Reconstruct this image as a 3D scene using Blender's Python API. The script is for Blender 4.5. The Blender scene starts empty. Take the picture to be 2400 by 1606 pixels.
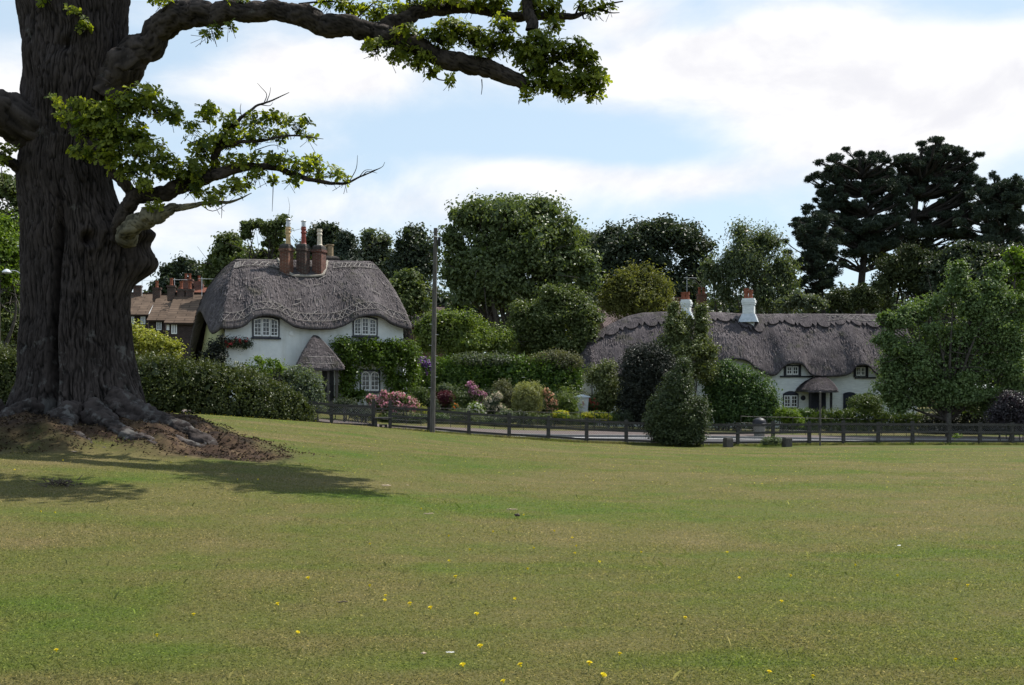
import bpy, math
import numpy as np
F, YH, CH = 2600.0, 925.0, 1.7          # focal length and horizon in photo pixels, eye height
PI = math.pi
scene = bpy.context.scene
COL = scene.collection
rng = np.random.default_rng(7)
def V(*a): return np.array(a, float)
def P(px, py, D): return V((px-1200)/F*D, D, CH-(py-YH)/F*D)

# ---------------------------------------------------------------- noise
def _hash(i, j, k):
    h = (i.astype(np.int64)*374761393 + j.astype(np.int64)*668265263 + k.astype(np.int64)*2147483647*31) & 0xffffffff
    h = ((h ^ (h >> 13))*1274126177) & 0xffffffff
    h = ((h ^ (h >> 16))*2246822519) & 0xffffffff
    return ((h ^ (h >> 15)) & 0xffffff)/float(0xffffff)
def noise(p):
    p = np.asarray(p, float); f = np.floor(p); t = p-f; t = t*t*(3-2*t); f = f.astype(np.int64); r = 0
    for a in (0, 1):
        for b in (0, 1):
            for c in (0, 1):
                w = (t[..., 0] if a else 1-t[..., 0])*(t[..., 1] if b else 1-t[..., 1])*(t[..., 2] if c else 1-t[..., 2])
                r = r + w*_hash(f[..., 0]+a, f[..., 1]+b, f[..., 2]+c)
    return r*2-1
def fbm(p, o=4):
    p = np.asarray(p, float); r = 0; a = 1
    for k in range(o): r = r + a*noise(p*2**k+k*17.3); a *= .5
    return r
def sstep(a, b, x): t = np.clip((x-a)/(b-a), 0, 1); return t*t*(3-2*t)
def nrm(v): return v/np.maximum(np.linalg.norm(v, axis=-1, keepdims=True), 1e-9)

# ---------------------------------------------------------------- objects
ORG = {}
def tag(o, label=None, cat=None, group=None, kind=None):
    if label: o['label'] = label
    if cat: o['category'] = cat
    if group: o['group'] = group
    if kind: o['kind'] = kind
    return o
def thing(name, loc, label, cat, group=None):
    o = bpy.data.objects.new(name, None); COL.objects.link(o); o.empty_display_size = .3
    o.location = [float(c) for c in loc]; ORG[o] = np.array(loc, float)
    return tag(o, label, cat, group)
class MB:
    def __init__(s): s.v = []; s.f = {3: [], 4: []}; s.n = 0; s.t = []; s.uv = []; s.ng = []
    def add(s, v, q=None, tri=None, tint=None, ngon=None):
        v = np.asarray(v, float).reshape(-1, 3)
        s.v.append(v)
        if q is not None and len(q): s.f[4].append(np.asarray(q, int).reshape(-1, 4)+s.n)
        if tri is not None and len(tri): s.f[3].append(np.asarray(tri, int).reshape(-1, 3)+s.n)
        if ngon is not None: s.ng += [[i+s.n for i in g] for g in ngon]
        s.t.append(np.zeros(len(v)) if tint is None else np.broadcast_to(np.asarray(tint, float), (len(v),)))
        s.n += len(v); return s
    def grid(s, g, cu=False, cv=False, tint=None, flip=False):   # g (nu,nv,3)
        nu, nv = g.shape[:2]
        a = np.arange(nu if cu else nu-1); b = np.arange(nv if cv else nv-1)
        A, B = np.meshgrid(a, b, indexing='ij'); A2 = (A+1) % nu; B2 = (B+1) % nv
        q = np.stack([A*nv+B, A2*nv+B, A2*nv+B2, A*nv+B2], -1).reshape(-1, 4)
        if flip: q = q[:, ::-1]
        return s.add(g.reshape(-1, 3), q, tint=None if tint is None else np.asarray(tint).reshape(-1))
    def hexa(s, c):      # 8 corners: bottom ring of 4, top ring of 4
        return s.add(c, [[3, 2, 1, 0], [4, 5, 6, 7], [0, 1, 5, 4], [1, 2, 6, 5], [2, 3, 7, 6], [3, 0, 4, 7]])
    def box(s, fr, x0, x1, y0, y1, z0, z1):
        return s.hexa(fr([[x0, y0, z0], [x1, y0, z0], [x1, y1, z0], [x0, y1, z0], [x0, y0, z1], [x1, y0, z1], [x1, y1, z1], [x0, y1, z1]]))
    def tube(s, pts, r, n=8, cap=True):
        pts = np.asarray(pts, float); m = len(pts); r = np.broadcast_to(np.asarray(r, float), (m,))
        t = nrm(np.gradient(pts, axis=0)); up = V(0, 0, 1) if abs(t[0][2]) < .9 else V(1, 0, 0)
        u = nrm(np.cross(t[0], up)); U = []
        for k in range(m):
            u = nrm(u-t[k]*np.dot(u, t[k])); U.append(u)
        U = np.array(U); W = np.cross(t, U); a = np.arange(n)/n*2*PI
        g = pts[:, None]+r[:, None, None]*(np.cos(a)[None, :, None]*U[:, None]+np.sin(a)[None, :, None]*W[:, None])
        b = s.n; s.grid(g, cv=True, flip=True)
        if cap:
            s.ng.append([b+i for i in range(n)]); s.ng.append([b+(m-1)*n+i for i in range(n)][::-1])
        return s
    def lathe(s, c, prof, n=16):   # prof [(r,z)]
        a = np.arange(n)/n*2*PI
        g = np.array([[[c[0]+r*math.cos(t), c[1]+r*math.sin(t), c[2]+z] for t in a] for r, z in prof])
        b = s.n; s.grid(g, cv=True, flip=True); m = len(prof)
        s.ng.append([b+i for i in range(n)]); s.ng.append([b+(m-1)*n+i for i in range(n)][::-1]); return s
def obj(name, mb, mat, parent=None, smooth=False, tint=False, uv=None):
    v = np.concatenate(mb.v).astype(np.float32)
    org = ORG[parent] if parent is not None else np.zeros(3)
    v = v-org.astype(np.float32)
    me = bpy.data.meshes.new(name)
    q = np.concatenate(mb.f[4]) if mb.f[4] else np.zeros((0, 4), int)
    t = np.concatenate(mb.f[3]) if mb.f[3] else np.zeros((0, 3), int)
    me.vertices.add(len(v)); me.vertices.foreach_set('co', v.ravel())
    ng = mb.ng
    loops = np.concatenate([q.ravel(), t.ravel()]+[np.array(g) for g in ng]) if (len(q) or len(t) or ng) else np.zeros(0, int)
    tot = np.concatenate([np.full(len(q), 4), np.full(len(t), 3), np.array([len(g) for g in ng], int)]).astype(np.int32)
    st = np.concatenate([[0], np.cumsum(tot)[:-1]]).astype(np.int32)
    me.loops.add(len(loops)); me.loops.foreach_set('vertex_index', loops.astype(np.int32))
    me.polygons.add(len(tot)); me.polygons.foreach_set('loop_start', st)
    if smooth: me.polygons.foreach_set('use_smooth', np.ones(len(tot), bool))
    else: me.polygons.foreach_set('use_smooth', np.zeros(len(tot), bool))
    me.update(calc_edges=True)
    if tint:
        a = me.attributes.new('tint', 'FLOAT', 'POINT'); a.data.foreach_set('value', np.concatenate(mb.t).astype(np.float32))
    if uv is not None:
        l = me.uv_layers.new(name='UVMap'); l.data.foreach_set('uv', uv[loops].astype(np.float32).ravel())
    if mat is not None: me.materials.append(mat)
    o = bpy.data.objects.new(name, me); COL.objects.link(o)
    if parent is not None: o.parent = parent
    ORG[o] = org
    return o
def sub(name, mb, mat, part, **k):      # a sub-part: same origin as its part
    return obj(name, mb, mat, part, **k)
class Frame:                            # local x along a front, y into the depth, z up
    def __init__(s, o, th): s.o = np.array(o, float); s.th = th; s.c = math.cos(th); s.s = math.sin(th)
    def __call__(s, p):
        p = np.asarray(p, float); q = np.empty_like(p)
        q[..., 0] = s.o[0]+p[..., 0]*s.c-p[..., 1]*s.s; q[..., 1] = s.o[1]+p[..., 0]*s.s+p[..., 1]*s.c; q[..., 2] = s.o[2]+p[..., 2]
        return q
    def pix(s, px, py, y):              # where the sight line through a photo pixel meets the plane local y
        a = (px-1200)/F; ox, oy = s.o[0]-y*s.s, s.o[1]+y*s.c
        x = (a*oy-ox)/(s.c-a*s.s); D = oy+x*s.s
        return x, CH-(py-YH)/F*D-s.o[2]
    def pixx(s, px, py, x):             # the same for the plane local x
        a = (px-1200)/F; ox, oy = s.o[0]+x*s.c, s.o[1]+x*s.s
        y = (ox-a*oy)/(a*s.c+s.s); D = oy+y*s.c
        return y, CH-(py-YH)/F*D-s.o[2]
ID = Frame((0, 0, 0), 0)
def spline(p, n):                       # Catmull-Rom through points
    p = np.asarray(p, float); m = len(p); q = np.vstack([2*p[0]-p[1], p, 2*p[-1]-p[-2]])
    d = np.concatenate([[0], np.cumsum(np.linalg.norm(np.diff(p[:, :3], axis=0), axis=1))]); s = np.linspace(0, d[-1], n)
    i = np.clip(np.searchsorted(d, s, side='right')-1, 0, m-2); t = ((s-d[i])/np.maximum(d[i+1]-d[i], 1e-9))[:, None]
    a, b, c, e = q[i], q[i+1], q[i+2], q[i+3]
    return .5*((2*b)+(-a+c)*t+(2*a-5*b+4*c-e)*t**2+(-a+3*b-3*c+e)*t**3)

# ---------------------------------------------------------------- materials
def newmat(name):
    m = bpy.data.materials.new(name); m.use_nodes = True; nt = m.node_tree; nt.nodes.clear()
    out = nt.nodes.new('ShaderNodeOutputMaterial'); return m, nt, out
def nd(nt, t, **k):
    n = nt.nodes.new('ShaderNode'+t)
    for a, b in k.items():
        if hasattr(n, a): setattr(n, a, b)
        else: n.inputs[a.replace('_', ' ')].default_value = b
    return n
def ramp(nt, fac, stops):
    r = nt.nodes.new('ShaderNodeValToRGB'); e = r.color_ramp.elements
    while len(e) < len(stops): e.new(.5)
    for k, (p, c) in enumerate(stops): e[k].position = p; e[k].color = (*c, 1) if not np.isscalar(c) else (c, c, c, 1)
    nt.links.new(fac, r.inputs[0]); return r.outputs[0]
def mixc(nt, fac, a, b, mode='MIX'):
    m = nt.nodes.new('ShaderNodeMix'); m.data_type = 'RGBA'; m.blend_type = mode
    for s, x in ((m.inputs[0], fac), (m.inputs[6], a), (m.inputs[7], b)):
        if hasattr(x, 'is_linked'): nt.links.new(x, s)
        elif np.isscalar(x): s.default_value = x
        else: s.default_value = (*x, 1)
    return m.outputs[2]
def math_(nt, op, a, b=None, c=None):
    m = nt.nodes.new('ShaderNodeMath'); m.operation = op
    for i, x in enumerate((a, b, c)):
        if x is None: continue
        if hasattr(x, 'is_linked'): nt.links.new(x, m.inputs[i])
        else: m.inputs[i].default_value = x
    return m.outputs[0]
def coords(nt, scale=(1, 1, 1), kind='Object', rot=(0, 0, 0)):
    tc = nt.nodes.new('ShaderNodeTexCoord'); mp = nt.nodes.new('ShaderNodeMapping')
    mp.inputs['Scale'].default_value = scale; mp.inputs['Rotation'].default_value = rot
    nt.links.new(tc.outputs[kind], mp.inputs['Vector']); return mp.outputs[0]
def nz(nt, vec, scale=5, detail=4, rough=.6, dist=0):
    n = nt.nodes.new('ShaderNodeTexNoise'); n.inputs['Scale'].default_value = scale; n.inputs['Detail'].default_value = detail
    n.inputs['Roughness'].default_value = rough; n.inputs['Distortion'].default_value = dist
    nt.links.new(vec, n.inputs['Vector']); return n.outputs[0]
def bump(nt, h, strength=.5, dist=.02):
    b = nt.nodes.new('ShaderNodeBump'); b.inputs['Strength'].default_value = strength; b.inputs['Distance'].default_value = dist
    nt.links.new(h, b.inputs['Height']); return b.outputs[0]
def principled(nt, out, col, rough=.8, normal=None, spec=.3, metal=0):
    p = nt.nodes.new('ShaderNodeBsdfPrincipled')
    if hasattr(col, 'is_linked'): nt.links.new(col, p.inputs['Base Color'])
    else: p.inputs['Base Color'].default_value = (*col, 1)
    if hasattr(rough, 'is_linked'): nt.links.new(rough, p.inputs['Roughness'])
    else: p.inputs['Roughness'].default_value = rough
    p.inputs['Specular IOR Level'].default_value = spec; p.inputs['Metallic'].default_value = metal
    if normal is not None: nt.links.new(normal, p.inputs['Normal'])
    if out is not None: nt.links.new(p.outputs[0], out.inputs[0])
    return p
def simple(name, c1, c2, scale=6, rough=.8, stretch=(1, 1, 1), bstr=.3, bdist=.01, spec=.3, metal=0, lo=.35, hi=.65):
    m, nt, out = newmat(name); v = coords(nt, stretch); n = nz(nt, v, scale, 5)
    principled(nt, out, ramp(nt, n, [(lo, c1), (hi, c2)]), rough, bump(nt, n, bstr, bdist), spec, metal); return m
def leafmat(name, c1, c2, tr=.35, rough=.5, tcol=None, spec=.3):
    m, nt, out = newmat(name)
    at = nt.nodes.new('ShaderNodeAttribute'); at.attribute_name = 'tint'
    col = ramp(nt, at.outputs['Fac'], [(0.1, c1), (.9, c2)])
    p = principled(nt, None, col, rough, None, spec)
    t = nt.nodes.new('ShaderNodeBsdfTranslucent')
    k = tcol or (1.5, 1.55, .55)
    nt.links.new(mixc(nt, 1.0, col, k, 'MULTIPLY'), t.inputs[0])
    mx = nt.nodes.new('ShaderNodeMixShader'); mx.inputs[0].default_value = tr
    nt.links.new(p.outputs[0], mx.inputs[1]); nt.links.new(t.outputs[0], mx.inputs[2]); nt.links.new(mx.outputs[0], out.inputs[0])
    return m

# ---------------------------------------------------------------- foliage
def add_leaves(mb, c, n, size, aspect=.55, tint=None, droop=0., r=rng, cup=.15):
    """one four-cornered folded leaf per centre c, facing n"""
    N = len(c); n = nrm(n); t = r.normal(size=(N, 3)); t[:, 2] -= droop*2
    t = nrm(t-n*np.sum(t*n, 1, keepdims=True)); s = np.cross(n, t)
    L = (size*r.uniform(.7, 1.3, N))[:, None]; w = L*aspect*.5; k = cup*L
    v = np.stack([c-t*L*.5, c+s*w+n*k-t*L*.08, c+t*L*.5, c-s*w+n*k-t*L*.08], 1).reshape(-1, 3)
    q = np.arange(N*4).reshape(-1, 4)
    ti = np.repeat(r.uniform(0, 1, N) if tint is None else tint, 4)
    mb.add(v, q, tint=ti)
def crown_points(blobs, clumps_per_m2, per, rc, r=rng, flat=.65, inner=.35):
    """leaf clumps in the outer shell of a set of ellipsoids; returns centres, facings, tint"""
    C, Nn, T = [], [], []
    for c, rad in blobs:
        area = 4*PI*(rad[0]*rad[2]+rad[0]*rad[1]+rad[1]*rad[2])/3
        m = max(4, int(area*clumps_per_m2))
        d = nrm(r.normal(size=(m, 3))); rr = np.where(r.uniform(size=m) < inner, r.uniform(.2, .75, m), r.uniform(.75, 1.08, m))
        cc = c+d*rad*rr[:, None]
        k = r.uniform(.6, 1.4, m); ct = r.uniform(0, 1, m)
        off = nrm(r.normal(size=(m, per, 3)))*(r.uniform(.25, 1, (m, per, 1))**.6)*V(1, 1, flat)
        pts = cc[:, None]+off*(rc*k)[:, None, None]
        nn = nrm(off+.35*d[:, None]+V(0, 0, .45)+.55*r.normal(size=off.shape))
        C.append(pts.reshape(-1, 3)); Nn.append(nn.reshape(-1, 3)); T.append((.5*ct[:, None]+.5*r.uniform(0, 1, (m, per))).ravel())
    return np.concatenate(C), np.concatenate(Nn), np.concatenate(T)
def pblobs(blobs, D, depth=1.0):
    out = []
    for b in blobs:
        d = b[4] if len(b) > 4 else D
        dep = b[5] if len(b) > 5 else depth*(b[2]+b[3])*.5*d/F
        c = P(b[0], b[1], d); out.append((c, V(b[2]*d/F, dep, b[3]*d/F)))
    return out
def bough(wb, r=rng, n=6, lo=.32, hi=.55, keep=.80):   # break every mass into boughs of its own
    out = []
    for c, rad in wb:
        out.append((c, rad*keep))
        for k in range(n):
            d = nrm(r.normal(size=3)+V(0, -.25, .35)); q = r.uniform(lo, hi); out.append((c+d*rad*(1.02-q*.45), rad*q*r.uniform(.8, 1.2, 3)))
    return out
def foliage_mb(wb, leaf, dens=1.0, rc=None, per=14, aspect=.6, droop=0, flat=.65, inner=.35, core=.35, r=rng, lump=None):
    mb = MB(); rc = rc or leaf*2.4
    cd = dens*2.3/(per*leaf*leaf*aspect*.5)*.5
    c, n, t = crown_points(wb, cd, per, rc, r, flat, inner)
    add_leaves(mb, c, n, np.full(len(c), leaf), aspect, t, droop, r)
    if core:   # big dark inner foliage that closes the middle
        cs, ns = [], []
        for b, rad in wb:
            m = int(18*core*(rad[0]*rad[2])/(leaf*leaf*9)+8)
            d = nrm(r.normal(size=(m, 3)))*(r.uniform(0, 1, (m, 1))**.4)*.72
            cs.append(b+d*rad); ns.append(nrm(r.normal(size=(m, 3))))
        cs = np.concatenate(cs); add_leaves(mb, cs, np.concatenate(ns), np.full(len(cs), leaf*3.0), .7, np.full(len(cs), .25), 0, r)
    return mb
def branch_mb(base, targets, r0, r=rng, bend=.15, n=7, up=.35, tips=True):
    """trunk from base that forks to the targets"""
    mb = MB(); base = np.array(base, float); targets = [np.array(t, float) for t in targets]
    top = np.mean(targets, axis=0); fork = base+(top-base)*V(up*1.2, up*1.2, up); fork[2] = base[2]+(max(t[2] for t in targets)-base[2])*up
    k = np.linspace(0, 1, 9)[:, None]; tr = base+(fork-base)*k+np.sin(k*3)*r.normal(size=3)*V(1, 1, 0)*bend*.3
    rad = r0*(1.35*np.exp(-k[:, 0]*9)*.45+1-.3*k[:, 0]); mb.tube(tr, rad, 10)
    for t in targets:
        s0 = r.uniform(.65, 1); a = tr[int(s0*8)]; mid = (a+t)/2+r.normal(size=3)*bend*np.linalg.norm(t-a)*.5+V(0, 0, .08*np.linalg.norm(t-a))
        pts = spline([a, mid, t], 9); mb.tube(pts, np.linspace(r0*.55, r0*.1, 9), 7)
        for q in range(5):
            i = r.integers(3, 8); e = pts[i]+nrm(r.normal(size=3)+V(0, 0, .4))*np.linalg.norm(t-a)*r.uniform(.2, .45)
            mb.tube(spline([pts[i], (pts[i]+e)/2+r.normal(size=3)*.1*np.linalg.norm(e-pts[i]), e], 5), np.linspace(r0*.18, r0*.04, 5), 5)
    return mb
# ================================================================ camera, light, sky
cam = bpy.data.objects.new('camera', bpy.data.cameras.new('camera')); COL.objects.link(cam); scene.camera = cam
cam.location = (0, 0, CH); cam.rotation_euler = (PI/2, 0, 0)
cam.data.sensor_width = 36; cam.data.lens = 36*F/2400; cam.data.shift_y = (YH-803)/2400
cam.data.clip_end = 6000; cam.data.clip_start = .1
SAZ, SEL = math.radians(55), math.radians(55)          # sun behind the scene, to the right
sl = bpy.data.lights.new('sun', 'SUN'); sl.energy = 5.0; sl.angle = math.radians(.5); sl.color = (1, .95, .86)
so = bpy.data.objects.new('sun', sl); COL.objects.link(so)
so.rotation_euler = (PI/2-SEL, 0, PI-SAZ)
scene.view_settings.view_transform = 'Standard'; scene.view_settings.look = 'None'
scene.view_settings.exposure = 0.5; scene.view_settings.gamma = 1
cy = scene.cycles; cy.max_bounces = 7; cy.diffuse_bounces = 3; cy.glossy_bounces = 2; cy.transmission_bounces = 4; cy.transparent_max_bounces = 4
cy.use_denoising = True; cy.sample_clamp_indirect = 6
world = bpy.data.worlds.new('World'); scene.world = world; world.use_nodes = True
nt = world.node_tree; nt.nodes.clear(); wo = nt.nodes.new('ShaderNodeOutputWorld'); bg = nt.nodes.new('ShaderNodeBackground')
sky = nt.nodes.new('ShaderNodeTexSky'); sky.sky_type = 'NISHITA'; sky.sun_disc = False
sky.sun_elevation = SEL; sky.sun_rotation = SAZ; sky.air_density = 1.0; sky.dust_density = .6; sky.ozone_density = 2.0
tc = nt.nodes.new('ShaderNodeTexCoord'); sp = nt.nodes.new('ShaderNodeSeparateXYZ'); nt.links.new(tc.outputs['Generated'], sp.inputs[0])
AZ = math_(nt, 'ARCTAN2', sp.outputs[0], sp.outputs[1]); EL = math_(nt, 'ARCSINE', sp.outputs[2])
cmb = nt.nodes.new('ShaderNodeCombineXYZ')
nt.links.new(AZ, cmb.inputs[0]); nt.links.new(math_(nt, 'MULTIPLY', EL, 1.9), cmb.inputs[1])
n1 = nz(nt, cmb.outputs[0], 5.5, 8, .58, .35); n2 = nz(nt, cmb.outputs[0], 2.2, 3, .5)
mp2 = nt.nodes.new('ShaderNodeMapping'); mp2.inputs['Location'].default_value = (.0, .035, 0); nt.links.new(cmb.outputs[0], mp2.inputs[0])
n3 = nz(nt, mp2.outputs[0], 5.5, 5, .55, .35)
acc = None                                              # cumulus banks where the sky has them
for px, py, sx, sy, w in [(1950, 150, 470, 105, .62), (2300, 180, 260, 90, .5), (1650, 130, 200, 60, .35), (700, 165, 290, 70, .58), (2050, 320, 260, 60, .38),
                          (1250, 400, 200, 40, .3), (1550, 430, 300, 50, .3), (1500, 40, 160, 45, .3), (30, 230, 120, 140, .4), (450, 520, 300, 60, .2), (900, 480, 260, 60, .2),
                          (1620, 55, 110, 40, -.3), (2180, 50, 140, 40, -.2), (420, 120, 200, 50, -.35), (1200, 300, 330, 40, -.2), (1480, 360, 260, 35, -.22), (2330, 60, 80, 40, -.1)]:
    a0 = math.atan2(px-1200, F); e0 = math.atan2(YH-py, math.hypot(F, px-1200)); sa = sx/F; se = sy/F
    da = math_(nt, 'DIVIDE', math_(nt, 'SUBTRACT', AZ, a0), sa); de = math_(nt, 'DIVIDE', math_(nt, 'SUBTRACT', EL, e0), se)
    g = math_(nt, 'EXPONENT', math_(nt, 'MULTIPLY', math_(nt, 'ADD', math_(nt, 'MULTIPLY', da, da), math_(nt, 'MULTIPLY', de, de)), -1))
    g = math_(nt, 'MULTIPLY', g, w); acc = g if acc is None else math_(nt, 'ADD', acc, g)
dens = math_(nt, 'ADD', math_(nt, 'ADD', math_(nt, 'MULTIPLY', n1, .75), math_(nt, 'MULTIPLY', n2, .35)), acc)
def srange(x, a, b):
    m = nt.nodes.new('ShaderNodeMapRange'); m.interpolation_type = 'SMOOTHSTEP'; m.inputs[1].default_value = a; m.inputs[2].default_value = b
    nt.links.new(x, m.inputs[0]); return m.outputs[0]
low = srange(EL, .32, .02)
mask = srange(math_(nt, 'ADD', dens, math_(nt, 'MULTIPLY', low, .10)), .50, .95)
shade = srange(math_(nt, 'SUBTRACT', n3, n1), -.10, .16)
cloud = mixc(nt, shade, (7.8, 7.75, 7.75), (6.5, 6.5, 6.85))
thin = mixc(nt, .62, sky.outputs[0], (5.5, 6.8, 7.8))   # thin high veil that pales the blue
nt.links.new(mixc(nt, mask, thin, cloud), bg.inputs[0]); bg.inputs[1].default_value = .098
nt.links.new(bg.outputs[0], wo.inputs[0])

# ================================================================ terrain
FD = math.radians(10); FP0 = V((1099-1200)/F*50, 50)   # the rail fence runs through here at 10 degrees
FX, FY = V(math.cos(FD), math.sin(FD)), V(-math.sin(FD), math.cos(FD))
def fpt(s, t): return FP0+s*FX+t*FY                    # along the fence, away from the camera
def fs(x, y):
    d = np.stack([np.asarray(x, float)-FP0[0], np.asarray(y, float)-FP0[1]], -1); return d@FX, d@FY
def on_fence(px):                                      # s where a photo column meets the fence line
    a = (px-1200)/F; return (a*FP0[1]-FP0[0])/(FX[0]-a*FX[1])
ctl = [(x, y, 0.) for x in (-14, -5, 3, 12, 22) for y in (-8, 2, 8)]
ctl += [(-5, 16, .30), (-8, 16, .42), (0, 20, .02), (8, 20, -.08), (-9.3, 25, .92), (-6.6, 22.3, .58), (-13, 24, 1.05), (-13, 32, 1.1), (0, 35, -.05), (10, 33, -.35), (18, 40, -.55),
        (-5, 34, .42), (-9, 36, .82), (-18, 16, .6), (-24, 30, 1.3), (-30, 48, 1.5)]
for px, py, D in [(340, 965, 46), (600, 985, 47.5), (735, 992, 48), (-80, 962, 46), (777, 1002, 48.8), (875, 1005, 49.2), (1005, 1013, 49.6), (1099, 1022, 50), (1193, 1027, 50.3), (1285, 1032.6, 50.7),
                  (1375, 1038, 51), (1468, 1041, 51.3), (1645, 1046, 52), (1897, 1043, 53), (2139, 1042, 54), (2373, 1043, 54.7), (2600, 1044, 56),
                  (1178, 1002, 61), (900, 995, 58.5), (1500, 1008, 62), (2000, 1019, 65), (2500, 1019, 68)]:
    ctl.append(tuple(P(px, py, D)))
ctl += [(-15.5, 60, 1.0), (-6, 64, .75), (-20, 66, 1.2), (-14, 72, 1.4), (-6, 73, .8), (6, 70, -.3), (16, 71, -.4), (26, 73, -.4), (10, 85, 0), (-35, 95, 2.6), (-30, 80, 2.2), (0, 100, .4),
        (40, 100, .3), (-60, 60, 2), (60, 60, -.5), (50, 30, -.6), (-50, 20, 1), (60, 160, 1), (-70, 160, 3), (0, 170, 1.5), (0, -60, 0), (-80, -40, 0), (80, -40, 0), (140, 60, 0), (-140, 60, 1)]
ctl = np.array(ctl); Xc = ctl[:, :2]
def tps(r2): return .5*r2*np.log(r2+1e-9)
K = tps(((Xc[:, None]-Xc[None])**2).sum(-1))+np.eye(len(Xc))*.6
A = np.zeros((len(Xc)+3,)*2); A[:-3, :-3] = K; A[:-3, -3:-1] = Xc; A[:-3, -1] = 1; A[-3:-1, :-3] = Xc.T; A[-1, :-3] = 1
SOL = np.linalg.solve(A, np.concatenate([ctl[:, 2], [0, 0, 0]]))
def gz0(x, y):
    x = np.asarray(x, float); y = np.asarray(y, float); sh = x.shape; q = np.stack([x.ravel(), y.ravel()], -1); r = np.empty(len(q))
    for i in range(0, len(q), 20000):
        b = q[i:i+20000]; r[i:i+20000] = tps(((b[:, None]-Xc[None])**2).sum(-1))@SOL[:-3]+b@SOL[-3:-1]+SOL[-1]
    d = np.hypot(q[:, 0], q[:, 1]-40); r = r*(1-sstep(110, 260, d))+.5*sstep(110, 260, d)
    return r.reshape(sh)
def gz(x, y):                                          # ground incl. the slightly sunk road bed and small bumps
    z = gz0(x, y); x = np.asarray(x, float); y = np.asarray(y, float); s, t = fs(x, y)
    z = z-.14*sstep(.7, 1.2, t)*(1-sstep(8.7, 9.2, t))
    e_ = np.hypot((x+9.0)/3.6, (y-23.6)/3.0); z = z+.34*(1-sstep(.55, 1.2, e_+.12*noise(np.stack([x*1.3, y*1.3, x*0], -1))))
    return z+.02*noise(np.stack([x*.5, y*.5, x*0], -1))*(1-sstep(.4, .9, t)*(1-sstep(9, 10, t)))
def g1(x, y): return float(gz(np.array([x]), np.array([y]))[0])
OAK = V(-9.3, 24.2)
def soil_at(x, y):                                     # bare root-bound earth round the oak
    n = fbm(np.stack([x*.8, y*.8, x*0], -1), 5)*1.5; a = np.hypot((x-OAK[0]-.5)/3.9, (y-OAK[1]+.9)/3.2)
    b = np.hypot((x+5.9)/1.9, (y-22.0)/1.2)
    return np.maximum(1-sstep(.65, 1.2, a+n*.18), 1-sstep(.5, 1.1, b+n*.2))
def lawn_colour(nt):
    v = coords(nt)
    big = nz(nt, v, .22, 4, .55, .6); med = nz(nt, v, 1.1, 4, .6); fine = nz(nt, v, 14, 3, .7)
    mp = nt.nodes.new('ShaderNodeMapping'); mp.inputs['Scale'].default_value = (.10, .34, 1); nt.links.new(v, mp.inputs[0]); band = nz(nt, mp.outputs[0], 1.0, 4, .6, .8)
    k = math_(nt, 'ADD', math_(nt, 'ADD', math_(nt, 'MULTIPLY', big, .35), math_(nt, 'MULTIPLY', band, .5)), math_(nt, 'MULTIPLY', med, .28))
    c = ramp(nt, k, [(.42, (.050, .080, .012)), (.51, (.070, .082, .019)), (.59, (.088, .083, .028)), (.71, (.115, .094, .042))])
    return c, fine
def lawnmat(name, blades):
    m, nt, out = newmat(name); c, fine = lawn_colour(nt); at = nt.nodes.new('ShaderNodeAttribute'); at.attribute_name = 'tint'
    if blades:
        c = mixc(nt, 1, c, ramp(nt, at.outputs['Fac'], [(0, (.62, .68, .55)), (.45, (.95, 1.0, .9)), (.8, (1.2, 1.18, 1.1)), (.93, (1.6, 1.5, 1.45)), (1, (2.4, 2.2, 2.4))]), 'MULTIPLY')
        gn = nt.nodes.new('ShaderNodeNewGeometry'); vm = nt.nodes.new('ShaderNodeVectorMath'); vm.operation = 'SCALE'; nt.links.new(gn.outputs['Normal'], vm.inputs[0]); vm.inputs['Scale'].default_value = .35
        va = nt.nodes.new('ShaderNodeVectorMath'); va.operation = 'ADD'; nt.links.new(vm.outputs[0], va.inputs[0]); va.inputs[1].default_value = (0, 0, .75); vn = nt.nodes.new('ShaderNodeVectorMath'); vn.operation = 'NORMALIZE'; nt.links.new(va.outputs[0], vn.inputs[0])
        p = principled(nt, None, c, .8, vn.outputs[0], .1); t = nt.nodes.new('ShaderNodeBsdfTranslucent'); nt.links.new(c, t.inputs[0])
        vs = nt.nodes.new('ShaderNodeVectorMath'); vs.operation = 'SUBTRACT'; nt.links.new(vm.outputs[0], vs.inputs[0]); vs.inputs[1].default_value = (0, 0, .75); vk = nt.nodes.new('ShaderNodeVectorMath'); vk.operation = 'NORMALIZE'; nt.links.new(vs.outputs[0], vk.inputs[0]); nt.links.new(vk.outputs[0], t.inputs['Normal'])
        mx = nt.nodes.new('ShaderNodeAddShader')      # a blade of grass lets through about as much light as it throws back
        nt.links.new(p.outputs[0], mx.inputs[0]); nt.links.new(t.outputs[0], mx.inputs[1]); nt.links.new(mx.outputs[0], out.inputs[0])
    else:
        v = coords(nt); soil = ramp(nt, nz(nt, v, 2.2, 6, .7), [(.36, (.016, .011, .009)), (.50, (.042, .026, .018)), (.60, (.075, .050, .030)), (.72, (.14, .105, .06))])
        c = mixc(nt, 1, c, ramp(nt, fine, [(.3, .82), (.7, 1.12)]), 'MULTIPLY'); c = mixc(nt, at.outputs['Fac'], c, soil)
        principled(nt, out, c, .9, bump(nt, fine, .6, .03), .1)
    return m
M = {}
M['ground'] = lawnmat('lawn_turf', False); M['blades'] = lawnmat('grass_blade', True)
def axis(lo, hi, step, far):
    a = list(np.arange(lo, hi+1e-6, step)); s = step
    while a[-1] < far: s *= 1.35; a.append(a[-1]+s)
    s = step
    while a[0] > -far: s *= 1.35; a.insert(0, a[0]-s)
    return np.array(a)
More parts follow.
